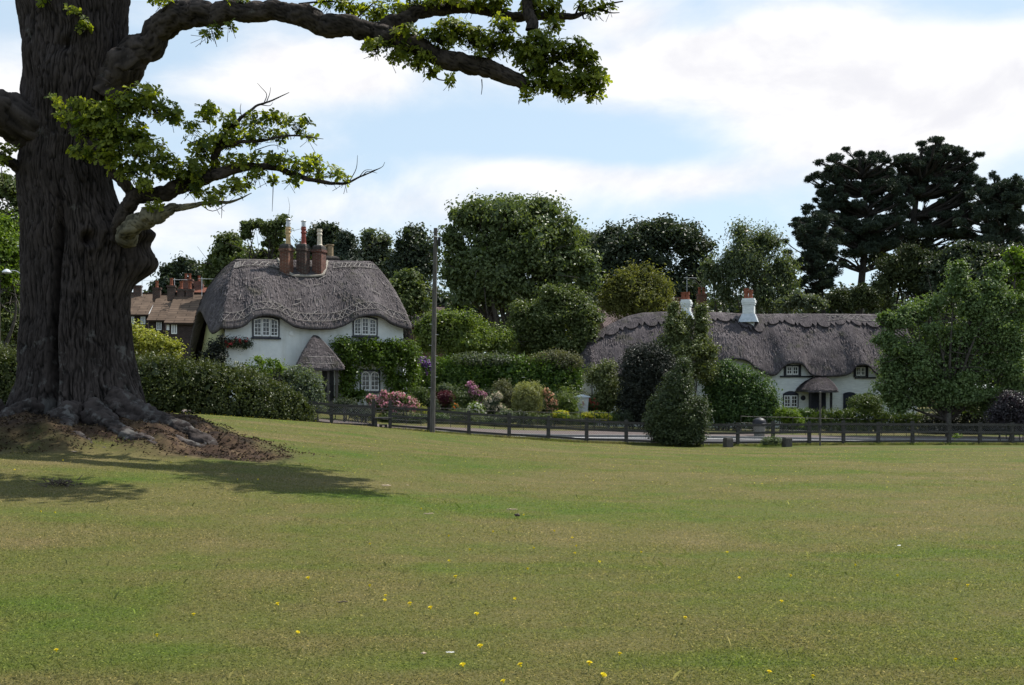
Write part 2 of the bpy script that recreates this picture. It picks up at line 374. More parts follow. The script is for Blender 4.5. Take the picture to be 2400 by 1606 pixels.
gx, gy = axis(-42, 48, .5, 3500), axis(-4, 84, .5, 3500)
gx = np.unique(np.round(np.concatenate([gx, np.arange(-15, -3, .1)]), 4)); gy = np.unique(np.round(np.concatenate([gy, np.arange(18.5, 27, .1)]), 4))
GX, GY = np.meshgrid(gx, gy, indexing='ij'); GZ = gz(GX, GY)
so_ = np.clip(soil_at(GX, GY), 0, 1); GZ = GZ+so_*(.09*fbm(np.stack([GX*1.4, GY*1.4, GX*0], -1), 3)+.05*fbm(np.stack([GX*4.5, GY*4.5, GX*0], -1), 3)+.05)
mb = MB().grid(np.stack([GX, GY, GZ], -1), tint=so_)
tag(obj('ground', mb, M['ground'], smooth=True, tint=True), kind='structure')
# ---------------------------------------------------------------- road, kerb, pavement
M['asphalt'] = simple('asphalt', (.066, .064, .07), (.098, .094, .1), 30, .95, bstr=.3, bdist=.01, spec=.03)
M['paving'] = simple('pavement_tarmac', (.105, .085, .082), (.145, .12, .115), 18, .95, spec=.05)
M['kerb'] = simple('kerb_stone', (.20, .19, .185), (.30, .29, .28), 9, .85)
M['paint'] = simple('road_paint', (.62, .62, .60), (.8, .8, .78), 12, .7)
ss = np.arange(-40, 60.1, .5)
def strip(t0, t1, dz, n=4, thick=0):
    t = np.linspace(t0, t1, n); S, T = np.meshgrid(ss, t, indexing='ij'); p = FP0+S[..., None]*FX+T[..., None]*FY
    z = gz0(p[..., 0], p[..., 1])+dz; g = np.concatenate([p, z[..., None]], -1)
    if thick:
        lo = g.copy(); lo[..., 2] -= thick; g = np.concatenate([lo[:, :1], g, lo[:, -1:]], 1)
    return MB().grid(g)
tag(obj('road', strip(.95, 6.3, -.075), M['asphalt'], smooth=True), kind='structure')
tag(obj('kerb', strip(6.3, 6.45, .035, 2, .2), M['kerb']), kind='structure')
tag(obj('pavement', strip(6.45, 8.95, .03, 3, .2), M['paving']), kind='structure')
tag(obj('road_marking', strip(5.75, 5.9, -.071, 2), M['paint']), kind='structure')
# ---------------------------------------------------------------- grass blades
def blades(N, y0, y1, h0, k, name=None):
    y = y0*(y1/y0)**rng.uniform(0, 1, N); x = rng.uniform(-.5, .5, N)*(y+2)*1.0
    s, t = fs(x, y); z = gz(x, y); keep = (t < .7) & (soil_at(x, y)+rng.uniform(-.55, .45, N) < .55)
    x, y, z = x[keep], y[keep], z[keep]; N = len(x)
    pn = noise(np.stack([x*1.3, y*1.3, x*0], -1))*.5+.5
    h = h0*rng.uniform(.5, 1.35, N)*(.75+.6*pn); w = .0014+.00036*y*rng.uniform(.7, 1.3, N)
    a = rng.uniform(0, 2*PI, N); dx, dy = np.cos(a)*w, np.sin(a)*w; b = rng.uniform(0, 2*PI, N); l = h0*2.2*rng.uniform(.3, 1.7, N) if h0 < .03 else h*rng.uniform(.2, 1.1, N)
    ex, ey = x+np.cos(b)*l, y+np.sin(b)*l
    v = np.stack([np.stack([x-dx, y-dy, z-.01], -1), np.stack([x+dx, y+dy, z-.01], -1),
                  np.stack([(x*.62+ex*.38)+dx*.7, (y*.62+ey*.38)+dy*.7, z+h*.62], -1), np.stack([ex, ey, z+h], -1)], 1)
    return v.reshape(-1, 3), np.arange(N*4).reshape(-1, 4), np.repeat(rng.uniform(0, 1, N), 4)
mb = MB()
for a in [(950000, 5.5, 51, .0085, 1), (1500, 6, 30, .05, 1)]:
    v, q, t = blades(*a); mb.add(v, q, tint=t)
N = 26000; s_ = rng.uniform(-14, 32, N); t_ = np.concatenate([rng.normal(0, .16, N//2), rng.uniform(-.5, .85, N-N//2)]); p_ = FP0+s_[:, None]*FX+t_[:, None]*FY; x, y = p_[:, 0], p_[:, 1]; z = gz0(x, y); h = .10*rng.uniform(.3, 1.5, N); a = rng.uniform(0, 2*PI, N); dx, dy = np.cos(a)*.012, np.sin(a)*.012
v = np.stack([np.stack([x-dx, y-dy, z-.02], -1), np.stack([x+dx, y+dy, z-.02], -1), np.stack([x+dx*.6+dy*2, y+dy*.6, z+h*.6], -1), np.stack([x+dy*5, y+dx*4, z+h], -1)], 1).reshape(-1, 3); mb.add(v, np.arange(4*N).reshape(-1, 4), tint=np.repeat(rng.uniform(0, .8, N), 4))
tag(obj('grass', mb, M['blades'], tint=True), 'short mown summer grass, part green and part dried to straw', 'grass', kind='stuff')

mb = MB(); N = 16000; x = rng.uniform(-14, -3.5, N); y = rng.uniform(19.5, 26, N); k = soil_at(x, y) > rng.uniform(.02, 1.2, N); x, y = x[k], y[k]; z = gz(x, y)+.05+.09*fbm(np.stack([x*1.4, y*1.4, x*0], -1), 3)+.05*fbm(np.stack([x*4.5, y*4.5, x*0], -1), 3)
add_leaves(mb, np.stack([x, y, z+.015], -1), rng.normal(size=(len(x), 3))*.5+V(0, 0, 1), np.full(len(x), .07), .5)
M['litter'] = leafmat('dead_leaf', (.022, .016, .011), (.10, .070, .042), .1, .8, (1, 1, 1), .1)
tag(obj('leaf_litter', mb, M['litter'], tint=True), 'brown fallen leaves on the bare earth round the oak', 'leaf litter', kind='stuff')
# ================================================================ building materials
def thatchmat(name, c1, c2, c3):
    m, nt, out = newmat(name); uv = nt.nodes.new('ShaderNodeUVMap'); uv.uv_map = 'UVMap'
    def mp(sx, sy):
        q = nt.nodes.new('ShaderNodeMapping'); q.inputs['Scale'].default_value = (sx, sy, 1); nt.links.new(uv.outputs[0], q.inputs[0]); return q.outputs[0]
    straw = nz(nt, mp(15, 1.5), 1.0, 5, .75, .4); tuft = nz(nt, mp(3.2, 1.6), 1.0, 4, .65); big = nz(nt, coords(nt), .45, 3, .5)
    k = math_(nt, 'ADD', math_(nt, 'MULTIPLY', straw, .65), math_(nt, 'ADD', math_(nt, 'MULTIPLY', tuft, .25), math_(nt, 'MULTIPLY', big, .2)))
    c = ramp(nt, k, [(.38, c1), (.55, c2), (.74, c3)])
    at = nt.nodes.new('ShaderNodeAttribute'); at.attribute_name = 'tint'
    c = mixc(nt, 1, c, ramp(nt, at.outputs['Fac'], [(0, 1.0), (.5, 1.35), (1, 1.9)]), 'MULTIPLY')
    moss = nz(nt, coords(nt), 1.1, 6, .7); c = mixc(nt, ramp(nt, moss, [(.54, 0.), (.68, .55)]), c, (.060, .062, .036)); pale = nz(nt, mp(.9, .25), 1.0, 4, .6); c = mixc(nt, 1, c, ramp(nt, pale, [(.3, .72), (.7, 1.3)]), 'MULTIPLY')
    principled(nt, out, c, .92, bump(nt, k, 1.0, .16), .1); return m
M['thatch'] = thatchmat('thatch', (.034, .030, .033), (.088, .077, .080), (.195, .172, .172))
M['thatch2'] = thatchmat('thatch_weathered', (.030, .026, .030), (.080, .069, .074), (.185, .162, .165))
M['rod'] = simple('hazel_rod', (.36, .33, .30), (.55, .52, .48), 8, .7)
M['rod_grey'] = simple('hazel_rod_grey', (.12, .105, .10), (.30, .275, .26), 8, .8)
def limewash():
    m, nt, out = newmat('limewash'); v = coords(nt); n = nz(nt, v, 1.3, 5); st = nz(nt, coords(nt, (2.2, 2.2, .22)), 1.0, 5, .65); sp2 = nz(nt, v, 7, 4, .7)
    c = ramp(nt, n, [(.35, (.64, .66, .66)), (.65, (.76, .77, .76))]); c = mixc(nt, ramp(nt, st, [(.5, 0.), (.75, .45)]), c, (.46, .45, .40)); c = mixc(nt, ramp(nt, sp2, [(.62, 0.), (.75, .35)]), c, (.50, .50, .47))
    principled(nt, out, c, .88, bump(nt, math_(nt, 'ADD', n, math_(nt, 'MULTIPLY', sp2, .4)), .5, .03), .2); return m
M['white'] = limewash()
M['brickwhite'] = simple('painted_brick', (.60, .62, .62), (.74, .76, .75), 3, .8, (1, 1, 5), .5, .02)
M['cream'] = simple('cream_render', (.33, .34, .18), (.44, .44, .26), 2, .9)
M['black'] = simple('black_paint', (.012, .012, .016), (.025, .025, .032), 9, .5)
M['navy'] = simple('dark_navy_paint', (.014, .016, .028), (.028, .031, .05), 9, .4)
M['frame'] = simple('white_gloss_paint', (.70, .71, .72), (.82, .82, .82), 7, .35)
M['lead'] = simple('lead_flashing', (.38, .42, .46), (.55, .58, .62), 5, .5)
M['mortar'] = simple('mortar_fillet', (.20, .18, .155), (.32, .29, .25), 9, .9)
M['oakpost'] = simple('weathered_post', (.050, .045, .042), (.11, .10, .092), 12, .85, (4, 4, .5))
def glassmat():
    m, nt, out = newmat('window_glass'); v = coords(nt); n = nz(nt, v, 2.3, 2)
    p = principled(nt, out, ramp(nt, n, [(.4, (.010, .012, .018)), (.7, (.05, .055, .065))]), .08, bump(nt, nz(nt, v, 1.2, 1), .05, .02), .6); return m
M['glass'] = glassmat()
def brickmat(name, c1, c2, mort, s=1.0):
    m, nt, out = newmat(name); geo = nt.nodes.new('ShaderNodeNewGeometry'); tcn = nt.nodes.new('ShaderNodeTexCoord')
    sp_ = nt.nodes.new('ShaderNodeSeparateXYZ'); nt.links.new(tcn.outputs['Object'], sp_.inputs[0]); cb = nt.nodes.new('ShaderNodeCombineXYZ')
    nt.links.new(math_(nt, 'ADD', sp_.outputs[0], math_(nt, 'MULTIPLY', sp_.outputs[1], .9)), cb.inputs[0]); nt.links.new(sp_.outputs[2], cb.inputs[1])
    b = nt.nodes.new('ShaderNodeTexBrick'); b.inputs['Scale'].default_value = 1; b.inputs['Brick Width'].default_value = .23*s; b.inputs['Row Height'].default_value = .078*s
    b.inputs['Mortar Size'].default_value = .009*s; b.inputs['Color1'].default_value = (*c1, 1); b.inputs['Color2'].default_value = (*c2, 1); b.inputs['Mortar'].default_value = (*mort, 1)
    nt.links.new(cb.outputs[0], b.inputs['Vector']); n = nz(nt, tcn.outputs['Object'], 3, 4)
    c = mixc(nt, 1, b.outputs[0], ramp(nt, n, [(.3, .6), (.7, 1.2)]), 'MULTIPLY')
    principled(nt, out, c, .88, bump(nt, b.outputs[1], -.3, .01), .2); return m
M['brick_a'] = brickmat('orange_brown_brick', (.17, .055, .028), (.11, .045, .028), (.20, .17, .14))
M['brick_b'] = brickmat('sooty_brick', (.040, .028, .026), (.075, .032, .026), (.16, .14, .12))
M['brick_c'] = brickmat('red_brick', (.15, .050, .034), (.10, .038, .028), (.20, .17, .15))
M['brick_dark'] = brickmat('dark_brick', (.040, .028, .028), (.055, .036, .034), (.07, .06, .058))
M['soot'] = simple('sooty_cap', (.028, .024, .022), (.075, .066, .06), 8, .9)
M['pot_buff'] = simple('buff_clay_pot', (.42, .27, .13), (.56, .40, .22), 8, .7)
M['pot_red'] = simple('dark_red_pot', (.16, .030, .022), (.24, .05, .035), 8, .55)
M['pot_cream'] = simple('cream_pot', (.50, .43, .33), (.66, .60, .50), 8, .7)
M['pot_tan'] = simple('tan_pot', (.22, .155, .09), (.32, .24, .15), 8, .75)
M['terracotta'] = simple('terracotta', (.17, .050, .026), (.26, .085, .045), 8, .7)
M['metal'] = simple('pale_metal', (.42, .42, .44), (.6, .6, .62), 8, .4, metal=.6)
def tilemat(name, c1, c2, sx=.28, sy=.3):
    m, nt, out = newmat(name); uv = nt.nodes.new('ShaderNodeUVMap'); uv.uv_map = 'UVMap'
    b = nt.nodes.new('ShaderNodeTexBrick'); b.inputs['Scale'].default_value = 1; b.inputs['Brick Width'].default_value = sx; b.inputs['Row Height'].default_value = sy
    b.inputs['Mortar Size'].default_value = .035; b.inputs['Mortar Smooth'].default_value = .6
    b.inputs['Color1'].default_value = (*c1, 1); b.inputs['Color2'].default_value = (*c2, 1); b.inputs['Mortar'].default_value = (*[x*.35 for x in c1], 1)
    nt.links.new(uv.outputs[0], b.inputs['Vector']); n = nz(nt, coords(nt), 1.5, 4)
    c = mixc(nt, 1, b.outputs[0], ramp(nt, n, [(.3, .7), (.7, 1.2)]), 'MULTIPLY')
    principled(nt, out, c, .9, bump(nt, b.outputs[1], -.5, .03), .15); return m
M['tile_brown'] = tilemat('brown_tiles', (.095, .066, .048), (.13, .092, .068), 1.3, .36)
M['tile_grey'] = tilemat('grey_brown_tiles', (.10, .070, .070), (.15, .11, .105), .25, .22)
M['tile_red'] = tilemat('red_tiles', (.22, .085, .055), (.17, .07, .05), .25, .22)

# ================================================================ thatch
class Thatch:
    """eave loop (closed) lofted to a ridge; surface point S(u,v,offset), u = metres along the loop"""
    def __init__(s, eave, ridge, bulge=.35, thick=.3, nu=260, nv=26):
        e = np.asarray(eave, float); e = np.vstack([e, e[:1]])
        s.E = spline(e, nu+1)[:-1]; s.nu = nu; s.nv = nv; s.th = thick; s.b = bulge; r = np.asarray(ridge, float)
        x = s.E[:, 0]; rx = np.clip(x, r[0, 0], r[-1, 0]); s.R = np.stack([rx, np.interp(rx, r[:, 0], r[:, 1]), np.interp(rx, r[:, 0], r[:, 2])], -1)
        for _ in range(4): s.R = (np.roll(s.R, 1, 0)+s.R*2+np.roll(s.R, -1, 0))/4
        s.L = np.concatenate([[0], np.cumsum(np.linalg.norm(np.diff(np.vstack([s.E, s.E[:1]]), axis=0), axis=1))])
        d = s.R-s.E; h = -d.copy(); h[:, 2] = 0; hl = np.linalg.norm(h, axis=1, keepdims=True)
        c = np.mean(s.E, 0); alt = s.E-c; alt[:, 2] = 0
        h = np.where(hl > .3, h/np.maximum(hl, 1e-6), nrm(alt)); s.H = h
        dl = np.linalg.norm(d, axis=1, keepdims=True); s.N = nrm(h*d[:, 2:3]+V(0, 0, 1)*hl); s.dl = dl[:, 0]
    def at(s, i, v, off=0):
        i = np.asarray(i, float) % s.nu; a = np.floor(i).astype(int) % s.nu; b = (a+1) % s.nu; f = (i-np.floor(i))[..., None]; v = np.asarray(v, float)[..., None]
        g = lambda A: A[a]*(1-f)+A[b]*f
        E, R, N = g(s.E), g(s.R), g(s.N)
        return E*(1-v)+R*v+N*(s.b*4*v*(1-v)*.9+np.asarray(off, float)[..., None])
    def idx(s, x, front=True):      # loop index of the front eave at local x
        ym = (s.E[:, 1].min()+s.E[:, 1].max())/2; m = s.E[:, 1] < ym if front else s.E[:, 1] >= ym
        m = m & (np.arange(s.nu) < s.nu*.55) if front else m; k = np.where(m)[0]; return float(k[np.argmin(abs(s.E[k, 0]-x))])
    def mesh(s, fr, rough=.035, seed=0):
        i = np.arange(s.nu); v = np.linspace(0, 1, s.nv)
        I, Vv = np.meshgrid(i, v, indexing='ij'); g = s.at(I, Vv)
        d = fbm(g*2.6+seed, 4)*rough+fbm(g*.7+seed, 2)*rough*1.2; g = g+s.N[:, None]*(d*(1-sstep(.93, 1, Vv)))[..., None]
        ed = fbm(s.E*3+seed, 3)*.03
        sd = nrm(s.R-s.E); lip = []
        for a, b in ((.95, 1.0), (.55, 1.0), (.15, .85), (-.08, .55), (-.12, .2)):    # underside to edge
            lip.append(s.E-s.N*(s.th*b)+sd*(a+ed[:, None]))
        g = np.concatenate([np.stack(lip, 1), g], 1)
        uu = np.repeat(s.L[:-1][:, None], g.shape[1], 1); vv = np.concatenate([np.tile(np.linspace(-.9, -.1, 5), (s.nu, 1)), Vv*s.dl[:, None]], 1)
        mb = MB(); mb.grid(fr(g), cu=True, flip=True); uv = np.stack([uu, vv], -1).reshape(-1, 2)
        # loose reed ends standing a little proud
        N = 9000; ii = rng.uniform(0, s.nu, N); v0 = rng.uniform(-.01, .97, N); ln = rng.uniform(.12, .34, N)/np.maximum(s.dl[ii.astype(int)], .5)
        a = s.at(ii, v0, rng.uniform(.02, .075, N)); b = s.at(ii+rng.normal(0, .12, N), np.minimum(v0+ln, .99), .0); w = nrm(np.cross(b-a, s.N[ii.astype(int)]))*rng.uniform(.012, .03, (N, 1))
        vq = np.stack([a-w, a+w, b+w*.6, b-w*.6], 1).reshape(-1, 3); mb.add(fr(vq), np.arange(4*N).reshape(-1, 4), tint=np.repeat(rng.uniform(0, .8, N)**2, 4))
        uv = np.concatenate([uv, np.stack([np.repeat(rng.uniform(0, 40, N), 4), np.tile([0, 0, .2, .2], N)], -1)])
        return mb, uv
    def rods(s, fr, lines, r=.022, off=.05):
        mb = MB()
        for ln in lines:
            ln = np.asarray(ln, float); k = max(2, int(np.abs(ln[-1, 0]-ln[0, 0])/2.5)+2)
            t = np.linspace(0, len(ln)-1, k*(len(ln)-1) if len(ln) > 2 else k); ii = np.interp(t, range(len(ln)), ln[:, 0]); vv = np.interp(t, range(len(ln)), ln[:, 1])
            mb.tube(fr(s.at(ii, vv, off)), r, 4)
        return mb
def window(root, fr, x0, x1, z0, z1, lights, cols, rows, y=0, arch=0., sill=.12, fr_w=.07, label=None, surround='navy', archlights=False):
    """dark surround and sill, white casements with glazing bars, one pane"""
    mb = MB(); w = fr_w
    def topz(x): u = (x-(x0+x1)/2)/((x1-x0)/2); return z1+arch*(1-u*u)-arch
    mb.box(fr, x0-w, x0, y-.05, y-.002, z0-w, topz(x0)+.02); mb.box(fr, x1, x1+w, y-.05, y-.002, z0-w, topz(x1)+.02)
    n = 8; xs = np.linspace(x0-w, x1+w, n+1)
    for a, b in zip(xs[:-1], xs[1:]):
        za, zb = topz(np.clip(a, x0, x1)), topz(np.clip(b, x0, x1))
        mb.hexa(fr([[a, y-.053, za], [b, y-.053, zb], [b, y-.004, zb], [a, y-.004, za], [a, y-.053, za+w*1.4], [b, y-.053, zb+w*1.4], [b, y-.004, zb+w*1.4], [a, y-.004, za+w*1.4]]))
    if sill: mb.box(fr, x0-w-.06, x1+w+.06, y-.14, y-.001, z0-w-.09, z0-w)
    wn = obj('window', mb, M[surround], root); tag(wn, label)
    g = MB(); zt = z1 if not arch else z1-arch*.3; g.box(fr, x0, x1, y-.022, y-.003, z0-w, z1)
    sub('pane', g, M['glass'], wn)
    cw = (x1-x0)/lights
    for k in range(lights):
        a, b = x0+k*cw+.015, x0+(k+1)*cw-.015; c = MB(); t = .055; ya, yb = y-.045, y-.024
        za, zb = topz(a), topz(b)
        if archlights:
            c.box(fr, a, a+t, ya, yb, z0, z1-cw*.5); c.box(fr, b-t, b, ya, yb, z0, z1-cw*.5); zt_ = z1
            th = np.linspace(0, PI, 9); R = (b-a)/2; cx = (a+b)/2; ro = [(cx-R*math.cos(q), z1-cw*.5+R*math.sin(q)) for q in th]; ri = [(cx-(R-t)*math.cos(q), z1-cw*.5+(R-t)*math.sin(q)) for q in th]
            for i in range(8):
                p = [ri[i], ri[i+1], ro[i+1], ro[i]]; c.hexa(fr([[u, ya, v_] for u, v_ in p]+[[u, yb, v_] for u, v_ in p]))
        else:
            c.box(fr, a, a+t, ya, yb, z0, za); c.box(fr, b-t, b, ya, yb, z0, zb)
            c.hexa(fr([[a+t, ya, za-t], [b-t, ya, zb-t], [b-t, yb, zb-t], [a+t, yb, za-t], [a+t, ya, za], [b-t, ya, zb], [b-t, yb, zb], [a+t, yb, za]])); zt_ = min(za, zb)
        c.box(fr, a+t, b-t, ya, yb, z0, z0+t+.02)
        for i in range(1, cols): xx = a+(b-a)*i/cols; c.box(fr, xx-.013, xx+.013, ya+.004, yb-.002, z0+t+.02, zt_-t)
        for i in range(1, rows): zz = z0+(zt_-z0)*i/rows; c.box(fr, a+t, b-t, ya+.006, yb-.003, zz-.013, zz+.013)
        sub('casement', c, M['frame'], wn)
    return wn
def pot(name, c, h, r, mat, parent, cowl=None, cap=True):
    mb = MB(); mb.lathe(c, [(r*1.15, 0), (r*1.15, .08), (r*.95, .12), (r*.82, h*.62), (r*1.05, h*.66), (r*1.05, h*.71), (r*.85, h*.74), (r*.85, h*.82), (r*1.05, h*.86), (r*1.05, h*.9), (r*.9, h*.92), (r*.98, h), (r*.75, h)], 14)
    p = sub(name, mb, M[mat], parent, smooth=False)
    return p
def stack(root, fr, w, d, z0, z1, mat, capmat='soot', dome=.12):
    """brick stack: shaft, oversailing courses, cap"""
    mb = MB(); mb.box(fr, -w/2, w/2, -d/2, d/2, z0, z1-.30); mb.box(fr, -w/2-.05, w/2+.05, -d/2-.05, d/2+.05, z1-.30, z1-.16)
    s = obj('chimney_stack', mb, M[mat], root)
    c = MB(); c.box(fr, -w/2-.02, w/2+.02, -d/2-.02, d/2+.02, z1-.16, z1-.02)
    k = [(1.0, -.02), (.86, dome*.6), (.55, dome)]; rings = []
    for f, z in k: rings.append(fr(np.array([[-w/2*f, -d/2*f, z1+z], [w/2*f, -d/2*f, z1+z], [w/2*f, d/2*f, z1+z], [-w/2*f, d/2*f, z1+z]])))
    g = np.stack(rings); c.grid(g, cv=True, flip=True); c.ng.append([c.n-4, c.n-3, c.n-2, c.n-1])
    sub('chimney_cap', c, M[capmat], s); return s

# ================================================================ the thatched cottage on the left
T1 = math.radians(26); o1 = P(527, 925, 60); C1 = Frame((o1[0], o1[1], 0), T1)
H1 = thing('thatched_cottage', (o1[0], o1[1], 1.0), 'tall white cottage with wavy thatched roof and three brick chimneys behind the big hedge', 'cottage', 'thatched cottages')
W1 = C1.pix(945, 800, 0)[0]; DEP1 = 7.6
fe = [C1.pix(px, py-9, -.55) for px, py in [(520, 772), (540, 774), (560, 771), (578, 764), (592, 751), (607, 745), (631, 743), (655, 747), (671, 757), (687, 767), (703, 772), (722, 774.5), (751, 775), (782, 773.5), (806, 767), (824, 757), (840, 747), (859, 743.5), (885, 744), (901, 751), (917, 762), (942, 771), (962, 775)]]
ey = [(x, -.55, z) for x, z in fe]
zr = fe[-1][1]
gap = C1.pixx(480, 722, -.75); gp2 = C1.pixx(464, 752, -.75); gp3 = C1.pixx(449, 800, -.75)
eave1 = ey+[(W1+.65, .6, zr+.1), (W1+.8, 2.6, zr+.15), (W1+.8, 5.0, zr-.1), (W1+.5, 7.3, zr-.9), (W1-1, 8.3, 3.6), (5, 8.4, 3.4), (1.2, 8.4, 3.2), (-.35, 8.3, 3.1), (-.72, 8.0, 3.15), (-.78, 7.0, 4.0),
     (-.75, 5.6, 5.35), (-.72, 4.5, 6.25), (-.70, 3.6, 6.55), (-.68, 2.7, 6.3), (-.66, 1.6, 5.75), (-.62, .5, 5.15)]
r0 = C1.pix(556, 607, 3.4); r1 = C1.pix(868, 612, 3.4)
ridge1 = [(r0[0], 3.4, r0[1]), ((r0[0]+r1[0])/2, 3.4, (r0[1]+r1[1])/2), (r1[0], 3.4, r1[1])]
TH1 = Thatch(eave1, ridge1, .38, .30)
mbt, uvt = TH1.mesh(C1); roof1 = obj('thatch_roof', mbt, M['thatch'], H1, smooth=True, tint=True, uv=uvt)
# walls: front, right, rear and the two gable ends up under the thatch
mb = MB(); zt = min(z for x, z in fe)-.1
frontprof = [(max(0, min(W1, x)), z-.12) for x, z in fe]
xs = np.linspace(0, W1, 60); zs = np.interp(xs, [p[0] for p in frontprof], [p[1] for p in frontprof])+.25
f1 = C1(np.stack([np.stack([xs, 0*xs, 0*xs+.3], -1), np.stack([xs, 0*xs, zs], -1)], 1)); mb.grid(f1)
mb.add(C1([[W1, 0, .3], [W1, DEP1, .3], [W1, DEP1, 4.4], [W1, 3.4, 6.4], [W1, 0, 5.4]]), ngon=[[0, 1, 2, 3, 4]])
mb.add(C1([[W1, DEP1, .3], [0, DEP1, .3], [0, DEP1, 3.3], [W1, DEP1, 4.4]]), ngon=[[0, 1, 2, 3]])
wall1 = obj('wall', mb, M['white'], H1)
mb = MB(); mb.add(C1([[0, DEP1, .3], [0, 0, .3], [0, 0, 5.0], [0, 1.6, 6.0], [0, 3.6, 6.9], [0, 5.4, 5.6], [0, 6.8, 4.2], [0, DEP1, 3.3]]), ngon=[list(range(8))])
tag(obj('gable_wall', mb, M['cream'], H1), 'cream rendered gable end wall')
# hazel rods: cross-work bands along the ridge and following the wavy eaves
def cross(i0, i1, va, vb, n, one=False):
    L = [[(i0, va), (i1, va)], [(i0, vb), (i1, vb)]]; st = (i1-i0)/n
    for k in range(n):
        for a_, b_ in ((va, vb), (vb, va)):
            if rng.uniform() < .74: j = rng.normal(0, .12, 4); L.append([(i0+(k+j[0])*st, a_+j[1]*.04), (i0+(k+1+j[2])*st, b_+j[3]*.04)])
    return L
iL, iR = TH1.idx(C1.pix(500, 770, -.5)[0]), TH1.idx(C1.pix(958, 770, -.5)[0])
tx = lambda px: TH1.idx(C1.pix(px, 620, 3.3)[0])
mbr = TH1.rods(C1, cross(iL-2, iR+1, .055, .145, 30), .016, .055)
tag(obj('eave_rods', mbr, M['rod_grey'], roof1), kind='stuff')
lo = []
for px, v0 in [(690, .22), (700, .3), (745, .5), (752, .52), (800, .4), (640, .35), (770, .62), (720, .66), (860, .45), (610, .5), (905, .3), (560, .3), (735, .14)]:
    i = TH1.idx(C1.pix(px, 770, -.5)[0]); lo.append([(i, v0), (i+rng.uniform(-4, 4), v0+rng.uniform(.02, .08))])
mbr = TH1.rods(C1, lo+cross(iL, tx(652), .80, .90, 12)+cross(tx(772), iR-3, .80, .90, 12)+[[(iL, .95), (tx(645), .95)]], .02, .08)
tag(obj('ridge_rods', mbr, M['rod_grey'], roof1), kind='stuff')
# mortar gutter round the chimneys
gut = [(650, 606), (658, 618), (668, 630), (684, 644), (700, 646.5), (750, 646.5), (760, 636), (765, 622), (768, 612)]
gp = []
for px, py in gut:
    best = None
    ig = np.linspace(iL, iR, 160); vg = np.linspace(.5, 1, 60); I, Vv = np.meshgrid(ig, vg, indexing='ij'); S = C1(TH1.at(I, Vv, .05)); X = 1200+F*S[..., 0]/S[..., 1]; Y = YH-F*(S[..., 2]-CH)/S[..., 1]
    k = np.unravel_index(np.argmin((X-px)**2+(Y-py)**2), X.shape); gp.append(S[k])
gp = np.array(gp); mb = MB(); mb.tube(spline(gp, 40), .075, 6); obj('mortar_fillet', mb, M['mortar'], roof1)
# three diagonal stacks and the rear one
for k, (pl, pr, pe, ptop, pbase, mat, pm, pt0, pt1, pc, cow) in enumerate([(654, 689, 677, 577, 646, 'brick_a', 'pot_buff', 534, 577, 675.5, (514, 534)), (693, 728, 716, 577, 646, 'brick_b', 'pot_red', 534, 577, 711.5, (518, 534)),
                                                (730, 766, 751, 580, 646, 'brick_c', 'pot_cream', 539, 580, 749, None)]):
    y = 2.35; xc, zt_ = C1.pix((pl+pr)/2, ptop, y); zb = C1.pix((pl+pr)/2, pbase, y)[1]-.5
    c = C1(V(xc, y, 0)); D = c[1]; w = (pr-pl)*D/F/1.5
    fr = Frame((c[0], c[1], 0), math.radians(-18)); s = stack(H1, fr, w, w, zb, zt_, mat)
    tag(s, ['orange brown brick stack with buff pot', 'sooty black brick stack with dark red pot', 'red brick stack with cream pot'][k])
    cx = C1.pix(pc, ptop, y)[0]; pc_ = C1(V(cx, y, 0)); pc_[2] = zt_+.05; h = (pt1-pt0)*D/F
    p = pot('chimney_pot', pc_, h, .155, pm, s)
    if cow:
        q = pc_.copy(); q[2] += h; hh = (cow[1]-cow[0])*D/F; mb = MB()
        mb.lathe(q, [(.12, 0), (.12, hh*.75), (.15, hh*.76), (.16, hh*.84), (.07, hh)], 12); sub('cowl', mb, M['metal'] if k == 0 else M['metal'], s)
y = 4.4; xc, zt_ = C1.pix(772, 605, y); c = C1(V(xc, y, 0)); fr = Frame((c[0], c[1], 0), T1); s = tag(stack(H1, fr, 1.1, .6, zt_-1.5, zt_, 'brick_b'), 'low rear brick stack with two tan pots')
for px, r_, h in ((760, .13, .75), (774, .2, .82)):
    q = C1(V(C1.pix(px, 605, y)[0], y, 0)); q[2] = zt_; mb = MB(); mb.lathe(q, [(r_*1.3, 0), (r_*.95, .12), (r_*.9, h*.9), (r_*1.15, h*.92), (r_*1.15, h), (r_*.8, h)], 14); sub('chimney_pot', mb, M['pot_tan'], s)
# windows, porch, door
def wpx(fr, x0, x1, y0, y1): a, zt_ = fr.pix(x0, y0, 0); b, zb = fr.pix(x1, y1, 0); return a, b, zb, zt_
a, b, z0, z1 = wpx(C1, 594, 652, 744, 789); window(H1, C1, a, b, z0, z1, 3, 2, 4, arch=.12, label='upper window under the left thatch wave')
a, b, z0, z1 = wpx(C1, 829, 882, 744, 786); window(H1, C1, a, b, z0, z1, 3, 2, 4, arch=.12, label='upper window under the right thatch wave')
a, b, z0, z1 = wpx(C1, 846, 888, 870, 916); window(H1, C1, a, b, z0, z1, 2, 2, 4, archlights=True, label='ground floor window with twin arched lights among the creeper')
mb = MB(); x, z = C1.pix(683, 782, -.05); mb.tube(C1([[x, -.06, z], [x, -.005, z]]), .13, 14); obj('wall_plaque', mb, M['frame'], H1)
py_ = -1.7; base = g1(*C1(V(4.3, -.8, 0))[:2])
def pp(px, py, y=py_): return C1.pix(px, py, y)
xl, ze = pp(697, 861); xr, _ = pp(805, 861); xa, za = pp(738, 786, -.35)
